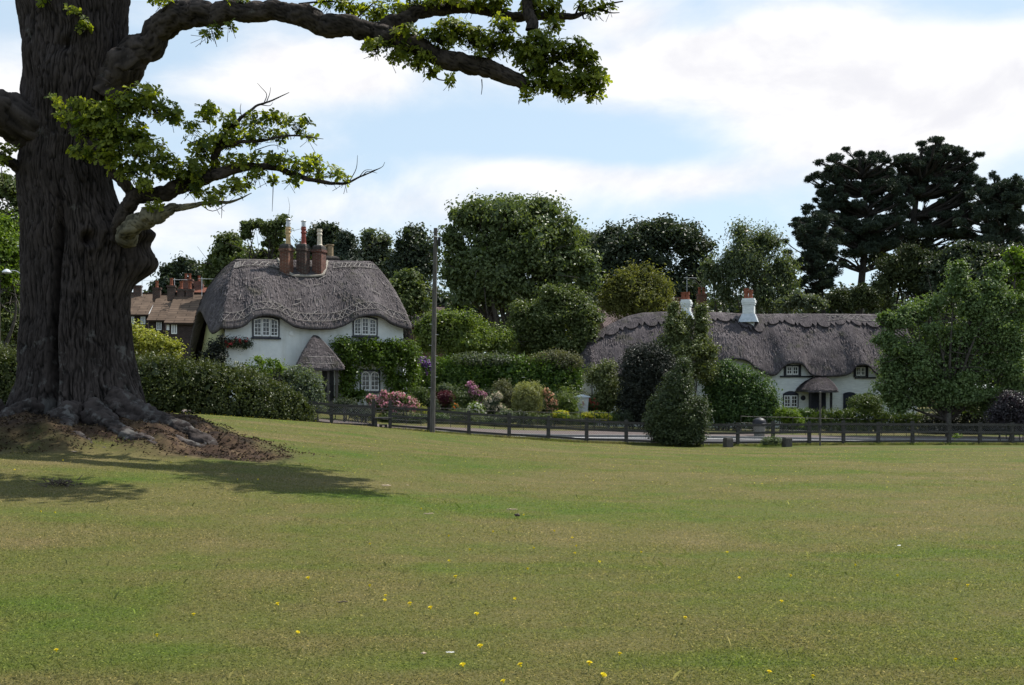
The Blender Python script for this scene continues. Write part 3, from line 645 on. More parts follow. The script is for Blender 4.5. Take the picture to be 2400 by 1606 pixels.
pe = [(xl-.02, py_-.1, ze+.02), (xl+.3, py_-.28, ze-.03), ((xl+xr)/2, py_-.32, ze-.06), (xr-.3, py_-.28, ze-.03), (xr, py_-.1, ze+.02), (xr+.15, -.9, ze+.1), (xr+.2, -.1, ze+.15), ((xl+xr)/2+.3, .25, ze+.6), (C1.pix(698, 861, -.1)[0], -.1, ze+.15), (C1.pix(697, 861, -.9)[0], -.9, ze+.1)]
TP1 = Thatch(pe, [(xa-.06, -.45, za), (xa, -.4, za+.02), (xa+.06, -.35, za)], .07, .17, 90, 14)
mbt, uvt = TP1.mesh(C1, .02, 3); pr_ = obj('porch_roof', mbt, M['thatch'], H1, smooth=True, tint=True, uv=uvt)
i0 = TP1.idx(xl+.3); i1 = TP1.idx(xr-.2); obj('porch_rods', TP1.rods(C1, [[(i0, .3), (i1, .3)], [(i0, .12), (i1-2, .12)], [(i1-5, .15), (i1-3, .4)], [(i0+1, .3), (i0+5, .1)]], .018, .05), M['rod_grey'], pr_)
for px in (769, 789):
    x, _ = pp(px, 900); p = C1(V(x, py_, 0)); mb = MB(); mb.box(C1, x-.06, x+.06, py_-.06, py_+.06, base-.2, ze+.1); obj('porch_post', mb, M['oakpost'], H1)
x, _ = pp(712, 900); mb = MB(); mb.box(C1, x-.06, x+.06, py_-.06, py_+.06, base-.2, ze+.1); obj('porch_post', mb, M['oakpost'], H1)
a, zd = C1.pix(741, 868, 0); b, _ = C1.pix(762, 868, 0); mb = MB(); mb.box(C1, a-.9, b+.5, -.03, -.002, base, zd+.15); dr = obj('door_frame', mb, M['black'], H1)
mb = MB(); mb.box(C1, a-.55, a+.32, -.07, -.03, base, zd); d_ = obj('door', mb, M['frame'], H1)
mb = MB(); p = C1(V(a+.22, -.1, base+1.0)); mb.lathe(p, [(.03, -.03), (.04, 0), (.03, .03)], 8); sub('door_handle', mb, M['black'], d_)

# ================================================================ the long thatched cottage on the right
T2 = math.radians(5); o2 = P(1405, 925, 70); C2 = Frame((o2[0], o2[1], 0), T2); G2 = -.45
H2 = thing('thatched_cottage', (o2[0], o2[1], G2), 'long low white cottage with scalloped thatch ridge and white chimneys behind bushes', 'cottage', 'thatched cottages')
W2 = C2.pix(2150, 900, 0)[0]; DEP2 = 6.0
ze2 = C2.pix(1960, 881, -.5)[1]
e2 = [(1390, 872), (1420, 880), (1500, 882), (1600, 882), (1660, 876), (1685, 858), (1705, 846), (1730, 842), (1752, 847), (1770, 862), (1790, 877), (1812, 881), (1824, 876), (1836, 862), (1848, 854), (1876, 853), (1888, 862), (1899, 876), (1912, 882), (1965, 882), (1992, 877), (2004, 864), (2014, 856), (2032, 856), (2044, 866), (2054, 876), (2070, 881), (2150, 884)]
ey = [(C2.pix(px, py-5, -.55)[0], -.55, C2.pix(px, py-5, -.55)[1]) for px, py in e2]
eave2 = ey+[(W2+.55, .6, ze2+.2), (W2+.7, 3, ze2+.3), (W2+.5, 5.8, ze2+.1), (W2-1, 6.6, ze2), (9, 6.6, ze2), (1, 6.6, ze2), (-.7, 6.4, ze2+.2), (-1.1, 5, ze2+.5), (-1.15, 3.2, ze2+.6), (-1.0, 1.2, ze2+.45), (-.8, .1, ze2+.25)]
rd = []
for px, py in [(1380, 797), (1394, 782), (1434, 758), (1468, 742), (1501, 734), (1554, 731), (1648, 732), (1728, 735), (1782, 737), (1900, 736), (2043, 737), (2107, 739)]:
    x, z = C2.pix(px, py, 3.0); rd.append((x, 3.0, z))
TH2 = Thatch(eave2, rd, .30, .28, 300, 24)
mbt, uvt = TH2.mesh(C2, .05, 11); roof2 = obj('thatch_roof', mbt, M['thatch2'], H2, smooth=True, tint=True, uv=uvt)
# scalloped block-cut ridge: a second coat standing proud
i0 = TH2.idx(C2.pix(1378, 870, -.5)[0]); i1 = TH2.idx(C2.pix(2120, 870, -.5)[0])
u = np.linspace(i0-6, i1, 420); cr = np.interp(u % TH2.nu, np.arange(TH2.nu), TH2.L[:-1]); ph = (cr/1.28) % 1
big = np.sqrt(np.clip(1-((ph-.36)/.33)**2, 0, 1)); pt_ = np.clip(1-abs(ph-.84)/.13, 0, 1)
xx = TH2.at(u, 0*u)[:, 0]; xch = C2.pix(1762, 740, 2.)[0]
vlow = .80-.085*big-.075*pt_-.10*np.sqrt(np.clip(1-((xx-xch)/.85)**2, 0, 1))
tw = np.linspace(0, 1, 10); g = []
for k in range(len(u)):
    vv = vlow[k]+(1-vlow[k])*tw; q = TH2.at(np.full(10, u[k]), vv, .13*(1-sstep(.85, 1, tw)*.75)); lo_ = TH2.at(np.array([u[k]]), np.array([vlow[k]]), -.04)
    g.append(np.vstack([lo_, q]))
g = np.array(g); g[:, 1:] += (fbm(g[:, 1:]*3.1, 3)*.02)[..., None]*V(0, -.6, .8)
uu = np.repeat(cr[:, None], 11, 1); vv = np.tile(np.linspace(0, 1.2, 11), (len(u), 1)); mb = MB(); mb.grid(C2(g), flip=True)
# the rear side of the same cap
ub = np.linspace(TH2.idx(W2-.5, False), TH2.idx(0.2, False), 120); gb = np.array([[TH2.at(np.array([q_]), np.array([v_]), o_)[0] for v_, o_ in ((.74, -.04), (.74, .13), (.87, .12), (1, .05))] for q_ in ub]); mb.grid(C2(gb), flip=True)
uvc = np.concatenate([np.stack([uu, vv], -1).reshape(-1, 2), np.zeros((gb.shape[0]*4, 2))])
cap2 = obj('thatch_ridge', mb, M['thatch2'], H2, smooth=False, tint=True, uv=uvc)
L = []
for k in range(46):
    a = rng.uniform(i0, i1-4); v0 = rng.uniform(.84, .95); L.append([(a, v0), (a+rng.uniform(-2, 3), v0+rng.uniform(-.05, .05))])
ia = TH2.idx(C2.pix(1975, 870, -.5)[0]); L += cross(ia, i1, .83, .94, 9)
tag(obj('ridge_rods', TH2.rods(C2, L, .014, .16), M['rod_grey'], cap2), kind='stuff')
mb = MB(); xs = np.linspace(-.2, W2, 90); pf = np.array([(x, z) for x, _, z in ey]); zs = np.interp(xs, pf[:, 0], pf[:, 1])+.15
mb.grid(C2(np.stack([np.stack([xs, 0*xs, 0*xs+G2-.4], -1), np.stack([xs, 0*xs, zs], -1)], 1)))
mb.add(C2([[-.2, DEP2, G2-.4], [-.2, 0, G2-.4], [-.2, 0, ze2+.4], [-.2, 3, ze2+1], [-.2, DEP2, ze2+.4]]), ngon=[[0, 1, 2, 3, 4]])
mb.add(C2([[W2, 0, G2-.4], [W2, DEP2, G2-.4], [W2, DEP2, ze2+.4], [W2, 3, ze2+1], [W2, 0, ze2+.4]]), ngon=[[0, 1, 2, 3, 4]])
mb.add(C2([[W2, DEP2, G2-.4], [-.2, DEP2, G2-.4], [-.2, DEP2, ze2+.3], [W2, DEP2, ze2+.3]]), ngon=[[0, 1, 2, 3]]); obj('wall', mb, M['brickwhite'], H2)
for i, (x0, x1, y0, y1, bx0, bx1, by) in enumerate([(1842.5, 1871, 859, 878.5, 1828, 1904, 881), (2006, 2028, 861, 881, 2003, 2052, 884)]):
    a, b, z0, z1 = wpx(C2, x0, x1, y0, y1); window(H2, C2, a, b, z0, z1, 2, 2, 2, fr_w=.06, sill=0, label=['small dormer window over the porch side wall', 'small dormer window half hidden by the maple'][i])
    mb = MB(); a, z = C2.pix(bx0, by, 0); b, _ = C2.pix(bx1, by, 0); mb.box(C2, a, b, -.09, -.003, z-.1, z)
    for px in (x0-4, x1+4): x, zt_ = C2.pix(px, y0-4, 0); mb.box(C2, x-.05, x+.05, -.075, -.006, z, zt_)
    obj('timber_beam', mb, M['black'], H2)
a, b, z0, z1 = wpx(C2, 1837, 1869, 927, 955); window(H2, C2, a, b, z0, z1, 2, 2, 3, arch=.0, fr_w=.06, label='ground floor window with arched black head')
mb = MB(); xs = np.linspace(a-.07, b+.07, 13); up = .19*(1-((xs-(a+b)/2)/((b-a)/2+.07))**2)
for k in range(12): mb.hexa(C2([[xs[k], -.062, z1+.08], [xs[k+1], -.062, z1+.08], [xs[k+1], -.008, z1+.08], [xs[k], -.008, z1+.08], [xs[k], -.062, z1+.09+up[k]], [xs[k+1], -.062, z1+.09+up[k+1]], [xs[k+1], -.008, z1+.09+up[k+1]], [xs[k], -.008, z1+.09+up[k]]]))
obj('window_head', mb, M['navy'], H2)
a, b, z0, z1 = wpx(C2, 2024, 2048, 925, 950); window(H2, C2, a, b, z0, z1, 2, 2, 3, arch=.12, fr_w=.08, label='ground floor window beside the round bush')
mb = MB(); x, z = C2.pix(1882, 933, 0); mb.tube(C2([[x, -.05, z], [x, -.004, z]]), .16, 16); obj('wall_plaque', mb, M['navy'], H2)
for k, (x0, x1, yt, ar) in enumerate([(1895, 1935, 921, 0), (1976, 2005, 919, .1)]):
    a, zt_ = C2.pix(x0, yt, 0); b, _ = C2.pix(x1, yt, 0); n = 6; xs = np.linspace(a, b, n+1); up = ar*(1-((xs-(a+b)/2)/((b-a)/2))**2); mb = MB()
    for q in range(n): mb.hexa(C2([[xs[q], -.06, G2], [xs[q+1], -.06, G2], [xs[q+1], -.003, G2], [xs[q], -.003, G2], [xs[q], -.06, zt_+up[q]-ar], [xs[q+1], -.06, zt_+up[q+1]-ar], [xs[q+1], -.003, zt_+up[q+1]-ar], [xs[q], -.003, zt_+up[q]-ar]]))
    d_ = tag(obj('door', mb, M['navy'], H2), ['black front door under the thatched porch', 'black side door with arched top'][k])
    p = C2(V(b-.15, -.09, G2+1.05)); mb = MB(); mb.lathe(p, [(.03, -.03), (.04, 0), (.03, .03)], 8); sub('door_handle', mb, M['metal'], d_)
q = lambda px, py, y=-1.3: C2.pix(px, py, y)
xl, zpe = q(1885, 917); xr, _ = q(1962, 917); xa0, zpa = q(1913, 884, -.3); xa1, _ = q(1930, 884, -.3)
pe = [(xl, -1.4, zpe+.05), (xl+.3, -1.55, zpe), ((xl+xr)/2, -1.6, zpe), (xr-.3, -1.55, zpe), (xr, -1.4, zpe+.05), (xr+.05, -.7, zpe+.06), (xr, .15, zpe+.1), ((xl+xr)/2, .3, zpe+.4), (xl, .15, zpe+.1), (xl-.05, -.7, zpe+.06)]
TP2 = Thatch(pe, [(xa0, -.4, zpa), (xa1, -.4, zpa)], .12, .12, 80, 12); mbt, uvt = TP2.mesh(C2, .02, 5); obj('porch_roof', mbt, M['thatch2'], H2, smooth=True, tint=True, uv=uvt)
for px in (1899, 1948): x, _ = q(px, 930); mb = MB(); mb.box(C2, x-.06, x+.06, -1.36, -1.24, G2-.3, zpe+.1); obj('porch_post', mb, M['black'], H2)
for k, (pl, pr, ptop, pbot, pots) in enumerate([(1592, 1625, 703, 748, [(1601, 15, 686), (1610, 15, 685)]), (1734, 1776, 700, 752, [(1750, 14, 676), (1758.5, 14, 680)])]):
    y = 2.2; xc, zt_ = C2.pix((pl+pr)/2, ptop, y); zb = C2.pix(xc, pbot, y)[1]; c = C2(V(xc, y, 0)); w = (pr-pl)*c[1]/F/1.33; fr = Frame((c[0], c[1], 0), T2-math.radians(24))
    zb = C2.pix(1600, pbot, y)[1]; mb = MB(); mb.box(fr, -w/2+.07, w/2-.07, -.33, .33, zb-.8, zt_-.42); mb.box(fr, -w/2+.03, w/2-.03, -.37, .37, zt_-.42, zt_-.30); mb.box(fr, -w/2, w/2, -.40, .40, zt_-.30, zt_-.12); mb.box(fr, -w/2+.05, w/2-.05, -.35, .35, zt_-.12, zt_)
    s = tag(obj('chimney_stack', mb, M['brickwhite'], H2), ['white stack behind the tall green shrub', 'white stack with flared lead flashing'][k])
    for px, wd, pt in pots:
        x = C2.pix(px, ptop, y)[0]; p = C2(V(x, y+(.12 if pt < 680 else -.08), 0)); p[2] = zt_; h = (ptop-pt)*c[1]/F; r_ = wd*c[1]/F/2*.82; mb = MB()
        mb.lathe(p, [(r_*1.0, 0), (r_*.85, .1), (r_*.8, h*.6), (r_*1.0, h*.66), (r_*1.0, h*.78), (r_*.85, h*.82), (r_*1.0, h*.92), (r_*1.0, h), (r_*.7, h)], 14); sub('chimney_pot', mb, M['terracotta'], s)
    mb = MB(); zf = zb; a0, a1 = w/2-.05, w/2+.17
    for sx, sy in ((0, -1), (1, 0), (0, 1), (-1, 0)):
        if sx == 0: p = [[-a0, sy*.345, zf+.45], [a0, sy*.345, zf+.45], [a1, sy*.60, zf-.1], [-a1, sy*.60, zf-.1]]
        else: p = [[sx*(a0), -.34, zf+.45], [sx*a0, .34, zf+.45], [sx*a1, .59, zf-.1], [sx*a1, -.59, zf-.1]]
        p = np.array(p); pn = p+V(sx*.02, sy*.02, .02); mb.hexa(fr(np.vstack([p, pn])))
    sub('flashing', mb, M['lead'], s)
# ================================================================ houses behind
def gable_house(name, fr, w, d, z0, ze, zr, wallmat, roofmat, label, cat='house', ov=.25, group=None, chim=(), wins=(), barge=None):
    c = fr(V(w/2, d/2, z0)); h = thing(name, c, label, cat, group)
    mb = MB(); mb.box(fr, 0, w, 0, d, z0-1.5, ze)
    for x in (0.001, w-.001): mb.add(fr([[x, 0, ze], [x, d, ze], [x, d/2, zr]]), tri=[[0, 1, 2]])
    obj('wall', mb, M[wallmat], h)
    mb = MB(); uv = []; sl_ = math.hypot(d/2+ov, (zr-ze)*(d/2+ov)/(d/2)); dz = (zr-ze)/(d/2)*ov
    for sgn in (0, 1):
        y0 = -ov if sgn == 0 else d+ov; p = np.array([[-.1, y0, ze-dz], [w+.1, y0, ze-dz], [w+.1, d/2, zr], [-.1, d/2, zr]]); q = p+V(0, 0, .14)
        mb.hexa(fr(np.vstack([p, q]))); u = [(0, 0), (w, 0), (w, sl_), (0, sl_)]; uv += u+u
    mb.box(fr, -.1, w+.1, d/2-.12, d/2+.12, zr+.06, zr+.22); uv += [(0, 0)]*8
    r = obj('roof', mb, M[roofmat], h, uv=np.array(uv, float))
    if barge:
        mb = MB(); y0 = -ov; p = np.array([[-.14, y0, ze-dz-.12], [-.101, y0, ze-dz-.12], [-.101, d/2, zr-.12], [-.14, d/2, zr-.12]]); q = p+V(0, 0, .32); mb.hexa(fr(np.vstack([p, q]))); obj('bargeboard', mb, M['frame'], h)
        mb = MB(); p[:, 0] += w+.241-.0; q[:, 0] += w+.241; mb.hexa(fr(np.vstack([p, q]))); obj('bargeboard', mb, M['frame'], h)
    for x, y, cw, hh, mt, pots in chim:
        mb = MB(); zb = zr-abs(y-d/2)*(zr-ze)/(d/2); mb.box(fr, x-cw/2, x+cw/2, y-cw*.4, y+cw*.4, zb-.3, zb+hh-.15); mb.box(fr, x-cw/2-.05, x+cw/2+.05, y-cw*.4-.05, y+cw*.4+.05, zb+hh-.15, zb+hh)
        s = obj('chimney_stack', mb, M[mt], h)
        for k in range(pots):
            q_ = fr(V(x+(k-(pots-1)/2)*.38, y, zb+hh)); mb = MB(); mb.lathe(q_, [(.15, 0), (.12, .1), (.11, .45), (.14, .5), (.14, .56), (.08, .56)], 10); sub('chimney_pot', mb, M['terracotta'], s)
    for x0, x1, za, zb in wins:
        mb = MB()
        for a, b, c_, e in ((x0, x1, za, za+.09), (x0, x1, zb-.08, zb), (x0, x0+.08, za+.09, zb-.08), (x1-.08, x1, za+.09, zb-.08), ((x0+x1)/2-.04, (x0+x1)/2+.04, za+.09, zb-.08)): mb.box(fr, a, b, -.07, -.002, c_, e)
        wn = obj('window', mb, M['frame'], h); mb = MB(); mb.box(fr, x0+.08, x1-.08, -.04, -.004, za+.09, zb-.08); sub('pane', mb, M['glass'], wn)
    return h
def px_house(name, px0, px1, yr, ye, D, th, d, z0, label, wall='brick_dark', roof='tile_brown', chim=(), wins=(), barge=None, group=None):
    o = P(px0, YH, D); fr = Frame((o[0], o[1], 0), math.radians(th)); w = fr.pix(px1, ye, 0)[0]; ze = fr.pix((px0+px1)/2, ye, 0)[1]; zr = fr.pix((px0+px1)/2, yr, d/2)[1]
    wl = [(fr.pix(a, b, 0)[0], fr.pix(c, b, 0)[0], fr.pix(a, e, 0)[1], fr.pix(a, b, 0)[1]) for a, b, c, e in wins]
    cl = [(fr.pix(px, yr, d/2)[0], d/2-.35, cw, hh, mt, n) for px, cw, hh, mt, n in chim]
    return gable_house(name, fr, w, d, z0, ze, zr, wall, roof, label, group=group, chim=cl, wins=wl, barge=barge)
tg = 'brown roofed terraced houses'
px_house('terraced_house', 262, 347, 691, 738, 92, 6, 8, 3.0, 'terraced house with brown tiled roof nearest the oak trunk', chim=[(325, .65, .95, 'brick_b', 0)], wins=[(304, 742, 315, 760), (330, 742, 341, 760)], barge=1, group=tg)
px_house('terraced_house', 348, 388, 694, 751, 87, 6, 8, 2.8, 'middle terraced house in front of a red roof', chim=[(370, .6, .85, 'brick_b', 1)], wins=[(367, 752, 379, 774)], group=tg)
px_house('terraced_house', 389, 480, 692, 757, 81, 6, 8, 2.6, 'terraced house nearest the tall thatched cottage', chim=[(404, .55, .9, 'brick_b', 1), (427, .55, .65, 'brick_b', 1), (447, .55, .65, 'brick_b', 1)], wins=[(402, 758, 415, 783), (391, 758, 397, 774)], group=tg)
px_house('brick_house', 405, 500, 676, 705, 106, 6, 7, 3.5, 'red roofed brick house behind the terrace', 'brick_c', 'tile_red', chim=[(442, .95, 1.0, 'brick_c', 2), (468, .85, .8, 'brick_c', 1)])
px_house('brick_house', 1420, 1650, 725, 775, 92, 4, 9, .3, 'long brick house with grey brown tiled roof behind the long cottage', 'brick_c', 'tile_grey', chim=[(1578, 1.3, 1.15, 'brick_a', 0), (1642, .75, 1.5, 'brick_a', 2)])
px_house('brick_house', 958, 1040, 722, 765, 84, 4, 7, .5, 'low brick house with one stack between cottage and pole', 'brick_c', 'tile_grey', chim=[(974, .6, 1.1, 'brick_a', 0)])
# ---------------------------------------------------------------- television aerials
def aerial(px, y0, y1, D, label, arm=.9):
    t = thing('tv_aerial', P(px, y0, D), label, 'aerial', 'television aerials'); a, b = P(px, y0+18, D), P(px, y1, D)
    mb = MB(); mb.tube([a, b], .022, 5); obj('mast', mb, M['lead'], t)
    mb = MB(); e = b-V(0, 0, .12); mb.tube([e-V(arm*.3, 0, 0), e+V(arm, .1, 0)], .012, 4)
    for k in range(6): q = e+V(arm*(k/5), .1*k/5, 0); mb.tube([q-V(0, .2, .02), q+V(0, .2, .02)], .007, 4)
    obj('antenna', mb, M['lead'], t)
aerial(333, 682, 654, 95.5, 'thin aerial on the terrace beside the trunk burl'); aerial(409, 690, 652, 84.8, 'taller aerial on the middle of the terrace')
aerial(473, 690, 650, 84.8, 'aerial on the terrace touching the thatch edge'); aerial(1610, 716, 648, 96.2, 'tall thin aerial above the first white chimney')
# ================================================================ utility poles
M['pole'] = simple('creosoted_pole', (.062, .055, .052), (.125, .113, .106), 7, .85, (3, 3, .35))
def pole(px, pyb, pyt, D, lean, r, label):
    b = P(px, pyb, D); b[2] = g1(b[0], b[1])-.3; t_ = P(px+lean, pyt, D); t = thing('utility_pole', P(px, pyb, D), label, 'utility pole', 'wooden utility poles')
    mb = MB(); k = np.linspace(0, 1, 12)[:, None]; mb.tube(b+(t_-b)*k, r*(1-.28*k[:, 0]), 14); obj('pole', mb, M['pole'], t, smooth=False); return t, b, t_
t, b, t_ = pole(1013, 1012, 535, 49.3, 8, .122, 'tall bare wooden utility pole by the rail fence')
mb = MB(); q = t_-V(0, 0, .6); mb.box(Frame((q[0]+.16, q[1], q[2]), 0), -.06, .06, -.06, .06, -.2, .2); obj('connection_box', mb, M['black'], t)
mb = MB(); mb.tube([t_+V(-.13, -.1, -.35), t_+V(.13, -.1, -.42)], .025, 6); obj('bracket', mb, M['metal'], t)
mb = MB()
for zz in np.arange(2.2, 8, .45): s_ = 1 if int(zz*20) % 2 else -1; mb.tube([b+(t_-b)*((zz)/9)+V(s_*.08, -.08, 0), b+(t_-b)*((zz)/9)+V(s_*.2, -.12, 0)], .012, 5)
tag(obj('climbing_irons', mb, M['metal'], t), kind='stuff')
mb = MB(); q = b+(t_-b)*.17; mb.box(Frame((q[0], q[1]-.135, q[2]), 0), -.05, .05, -.01, .012, -.1, .1)
t, b, t_ = pole(56, 960, 547, 48, -2, .12, 'utility pole with street lamp beyond the oak')
q = t_+V(0, 0, -1.45-.2); mb = MB(); mb.tube(spline([q+V(-.05, 0, -.15), q+V(-.3, -.02, .02), q+V(-.6, -.05, .02)], 8), .022, 6); arm = obj('lamp_arm', mb, M['metal'], t)
mb = MB(); e = q+V(-.68, -.05, .0); mb.lathe(e, [(.02, .1), (.10, .07), (.19, -.02), (.2, -.05), (.12, -.09), (.02, -.1)], 12); sub('lamp_head', mb, M['lead'], arm)
mb = MB(); mb.tube([t_+V(-.25, 0, -.55), t_+V(.1, 0, -.55)], .025, 5); obj('bracket', mb, M['lead'], t)

# ================================================================ rail fence, stile, netting
M['fence'] = simple('weathered_fence_timber', (.026, .024, .024), (.075, .070, .066), 9, .85, (1, 1, 3))
M['wire'] = simple('galvanised_wire', (.20, .20, .21), (.32, .32, .33), 9, .5, metal=.5)
def fg(s, t=0): p = fpt(s, t); return V(p[0], p[1], float(gz0(p[0:1], p[1:2])[0])+.01)
fence = thing('rail_fence', fg(8), 'long dark wooden post and rail fence with netting along the road', 'fence')
pxs = [777, 875, 914, 1005, 1099, 1193, 1285, 1375, 1468, 1556, 1645, 1729, 1812, 1897, 1977, 2058, 2139, 2224, 2297, 2373, 2447, 2520]
ssp = [on_fence(p) for p in pxs]; FA = Frame((0, 0, 0), FD)
for k, s_ in enumerate(ssp):
    b = fg(s_); top = 1.28 if pxs[k] in (875, 914) else (1.5 if pxs[k] == 2224 else 1.1+rng.uniform(-.03, .04)); fr = Frame(b, FD+rng.uniform(-.06, .06)); w = .075 if pxs[k] != 2224 else .085
    mb = MB(); l = rng.uniform(-.02, .02); c = np.array([[x, y, z] for z in (-.3, top) for x, y in ((-w, -.06), (w, -.06), (w, .06), (-w, .06))]); c[4:, 0] += l; c[4:6, 2] += .03
    mb.hexa(fr(c)); obj('post', mb, M['fence'], fence)
ext = [on_fence(700)]+ssp
for h, hw in ((.98, .055), (.60, .05), (.16, .045)):
    for a, b in zip(ext[:-1], ext[1:]):
        if abs(a-ssp[1]) < .01: continue
        pa, pb = fg(a), fg(b); mb = MB(); q = []; j = rng.uniform(-.015, .015, 2)
        for y in (-.082, -.045) if h > .3 else (.05, .085): q += [V(*(pa[:2]+FY*y), pa[2]+h-hw+j[0]), V(*(pb[:2]+FY*y), pb[2]+h-hw+j[1]), V(*(pb[:2]+FY*y), pb[2]+h+hw+j[1]), V(*(pa[:2]+FY*y), pa[2]+h+hw+j[0])]
        mb.hexa(np.array(q)); obj('rail', mb, M['fence'], fence)
def netting(s0, s1, t, h, pitch=.11, w=.0035):
    mb = MB(); n = int((s1-s0)/pitch); sa = np.linspace(s0-h, s1, n+int(h/pitch)); vs = []
    sg = np.linspace(s0-2, s1+2, 200); pg = FP0+sg[:, None]*FX+t*FY; zg = gz0(pg[:, 0], pg[:, 1])
    for dr in (1, -1):
        for a in sa:
            x0, x1 = (a, a+h) if dr == 1 else (a+h, a); z0, z1 = 0.02, h
            lo, hi = s0, s1
            f0 = 0 if lo <= x0 <= hi else ((lo if x0 < lo else hi)-x0)/(x1-x0); f1 = 1 if lo <= x1 <= hi else ((lo if x1 < lo else hi)-x0)/(x1-x0)
            if f0 >= f1: continue
            e0, e1 = x0+(x1-x0)*f0, x0+(x1-x0)*f1; p0, p1 = FP0+e0*FX+t*FY, FP0+e1*FX+t*FY
            q0 = V(*p0, np.interp(e0, sg, zg)+z0+(z1-z0)*f0); q1 = V(*p1, np.interp(e1, sg, zg)+z0+(z1-z0)*f1)
            d = nrm(q1-q0); o_ = nrm(np.cross(d, V(*FY, 0)))*w; y_ = V(*FY, 0)*w
            vs.append([q0-o_, q0+o_, q1+o_, q1-o_]); vs.append([q0-y_, q0+y_, q1+y_, q1-y_])
    v = np.array(vs).reshape(-1, 3); mb.add(v, np.arange(len(v)).reshape(-1, 4)); return mb
obj('wire_netting', netting(ssp[2], ssp[-1], .10, .95), M['wire'], fence)
obj('wire_netting', netting(ext[0], ssp[1], .10, 1.05, .10, .005), M['wire'], fence)
sm = (ssp[1]+ssp[2])/2; st = thing('stile', fg(sm, -.35), 'low wooden stile with two step boards by the fence gap', 'stile')
b = fg(sm, 0); fr = Frame(b, FD); hw = (ssp[2]-ssp[1])/2
mb = MB(); mb.box(fr, -hw*.9, hw*1.15, -.5, .45, .46, .52); obj('step_board', mb, M['fence'], st)
mb = MB(); mb.box(fr, -hw*.35, hw*.55, -.75, -.3, .17, .22); obj('step_board', mb, M['fence'], st)
for x, y, h in ((hw*.95, -.4, .459), (-hw*.75, -.35, .459)): mb = MB(); mb.box(fr, x-.06, x+.06, y-.06, y+.06, -.25, h); obj('step_post', mb, M['fence'], st)
for x, y, h in ((-hw*.22, -.62, .169), (hw*.42, -.62, .169)): mb = MB(); mb.box(fr, x-.06, x+.06, y-.06, y+.06, -.25, h); obj('step_post', mb, M['fence'], st)
mb = MB(); mb.box(fr, -hw+.08, hw-.08, -.03, .03, .86, .94); obj('cross_rail', mb, M['fence'], st)
for px, s_off, lab in ((1690, -.9, 'short square wooden marker post right of the tall bush at the fence'), (1826, -.9, 'short square wooden marker post in weeds by the fence')):
    b = fg(on_fence(px), s_off); fr = Frame(b, FD+.2); mb = MB(); w = .17; mb.hexa(fr(np.array([[x, y, z] for z in (-.3, .36) for x, y in ((-w, -w), (w, -w), (w, w), (-w, w))])))
    k = .85; mb.hexa(fr(np.array([[-w, -w, .361], [w, -w, .361], [w, w, .361], [-w, w, .361], [-w*k, -w*k, .43], [w*k, -w*k, .43], [w*k, w*k, .43], [-w*k, w*k, .43]])))
    tag(obj('marker_post', mb, M['oakpost']), lab, 'marker post', 'short marker posts')
# ================================================================ litter bin, sign post, garden box
b = fpt(on_fence(1915), 7.0); z = g1(*b)+.1; bn = thing('litter_bin', (*b, z), 'grey litter bin with black domed lid on the pavement', 'litter bin')
M['bin'] = simple('stone_aggregate', (.12, .115, .10), (.21, .20, .18), 22, .9); mb = MB(); mb.lathe((*b, z), [(.26, -.05), (.28, .02), (.33, .62), (.36, .64), (.36, .72), (.33, .73)], 20); obj('body', mb, M['bin'], bn)
mb = MB(); mb.lathe((*b, z), [(.37, .73), (.37, .79), (.34, .90), (.27, .98), (.15, 1.04), (.03, 1.06)], 20); obj('lid', mb, M['black'], bn, smooth=True)
mb = MB(); mb.box(Frame((*b, z), .1), -.2, .2, -.365, -.33, .63, .70); obj('slot', mb, M['black'], bn)
b = fg(on_fence(1909), -.6); sg = thing('sign_post', b, 'thin grey metal post with bracket standing at the fence', 'sign post'); mb = MB(); h = b[2]; tz = P(1909, 920, float(b[1]))[2]
mb.tube([b-V(0, 0, .3), V(b[0], b[1], tz)], .045, 10); obj('post', mb, M['oakpost'], sg); mb = MB(); mb.lathe((b[0], b[1], tz), [(.055, -.03), (.055, .02), (.01, .05)], 10); obj('cap', mb, M['oakpost'], sg)
mb = MB(); mb.box(Frame((b[0], b[1], b[2]+.9), FD), -.055, .055, -.055, .055, -.05, .05); obj('clamp', mb, M['black'], sg)
bx = thing('beehive_box', P(1364, 963, 64.5), 'white painted tapered garden hive box with grey lid and red motif', 'garden box'); c = P(1364, 963, 64.5); fr = Frame((c[0], c[1], c[2]), .12)
M['hive'] = simple('white_hive_paint', (.50, .50, .52), (.62, .62, .63), 8, .7)
mb = MB(); mb.hexa(fr(np.array([[-.28, -.28, 0], [.28, -.28, 0], [.28, .28, 0], [-.28, .28, 0], [-.34, -.34, .78], [.34, -.34, .78], [.34, .34, .78], [-.34, .34, .78]]))); mb.box(fr, -.31, .31, -.31, .31, -.07, -.001); obj('body', mb, M['hive'], bx)
mb = MB(); mb.hexa(fr(np.array([[-.43, -.43, .78], [.43, -.43, .78], [.43, .43, .78], [-.43, .43, .78], [-.4, -.4, .84], [.4, -.4, .84], [.4, .4, .84], [-.4, .4, .84]]))); mb.hexa(fr(np.array([[-.4, -.4, .841], [.4, -.4, .841], [.4, .4, .841], [-.4, .4, .841], [-.05, -.05, .95], [.05, -.05, .95], [.05, .05, .95], [-.05, .05, .95]]))); obj('lid', mb, M['lead'], bx)
mb = MB(); R_ = simple('faded_red_motif', (.36, .13, .14), (.42, .18, .18), 8, .7)
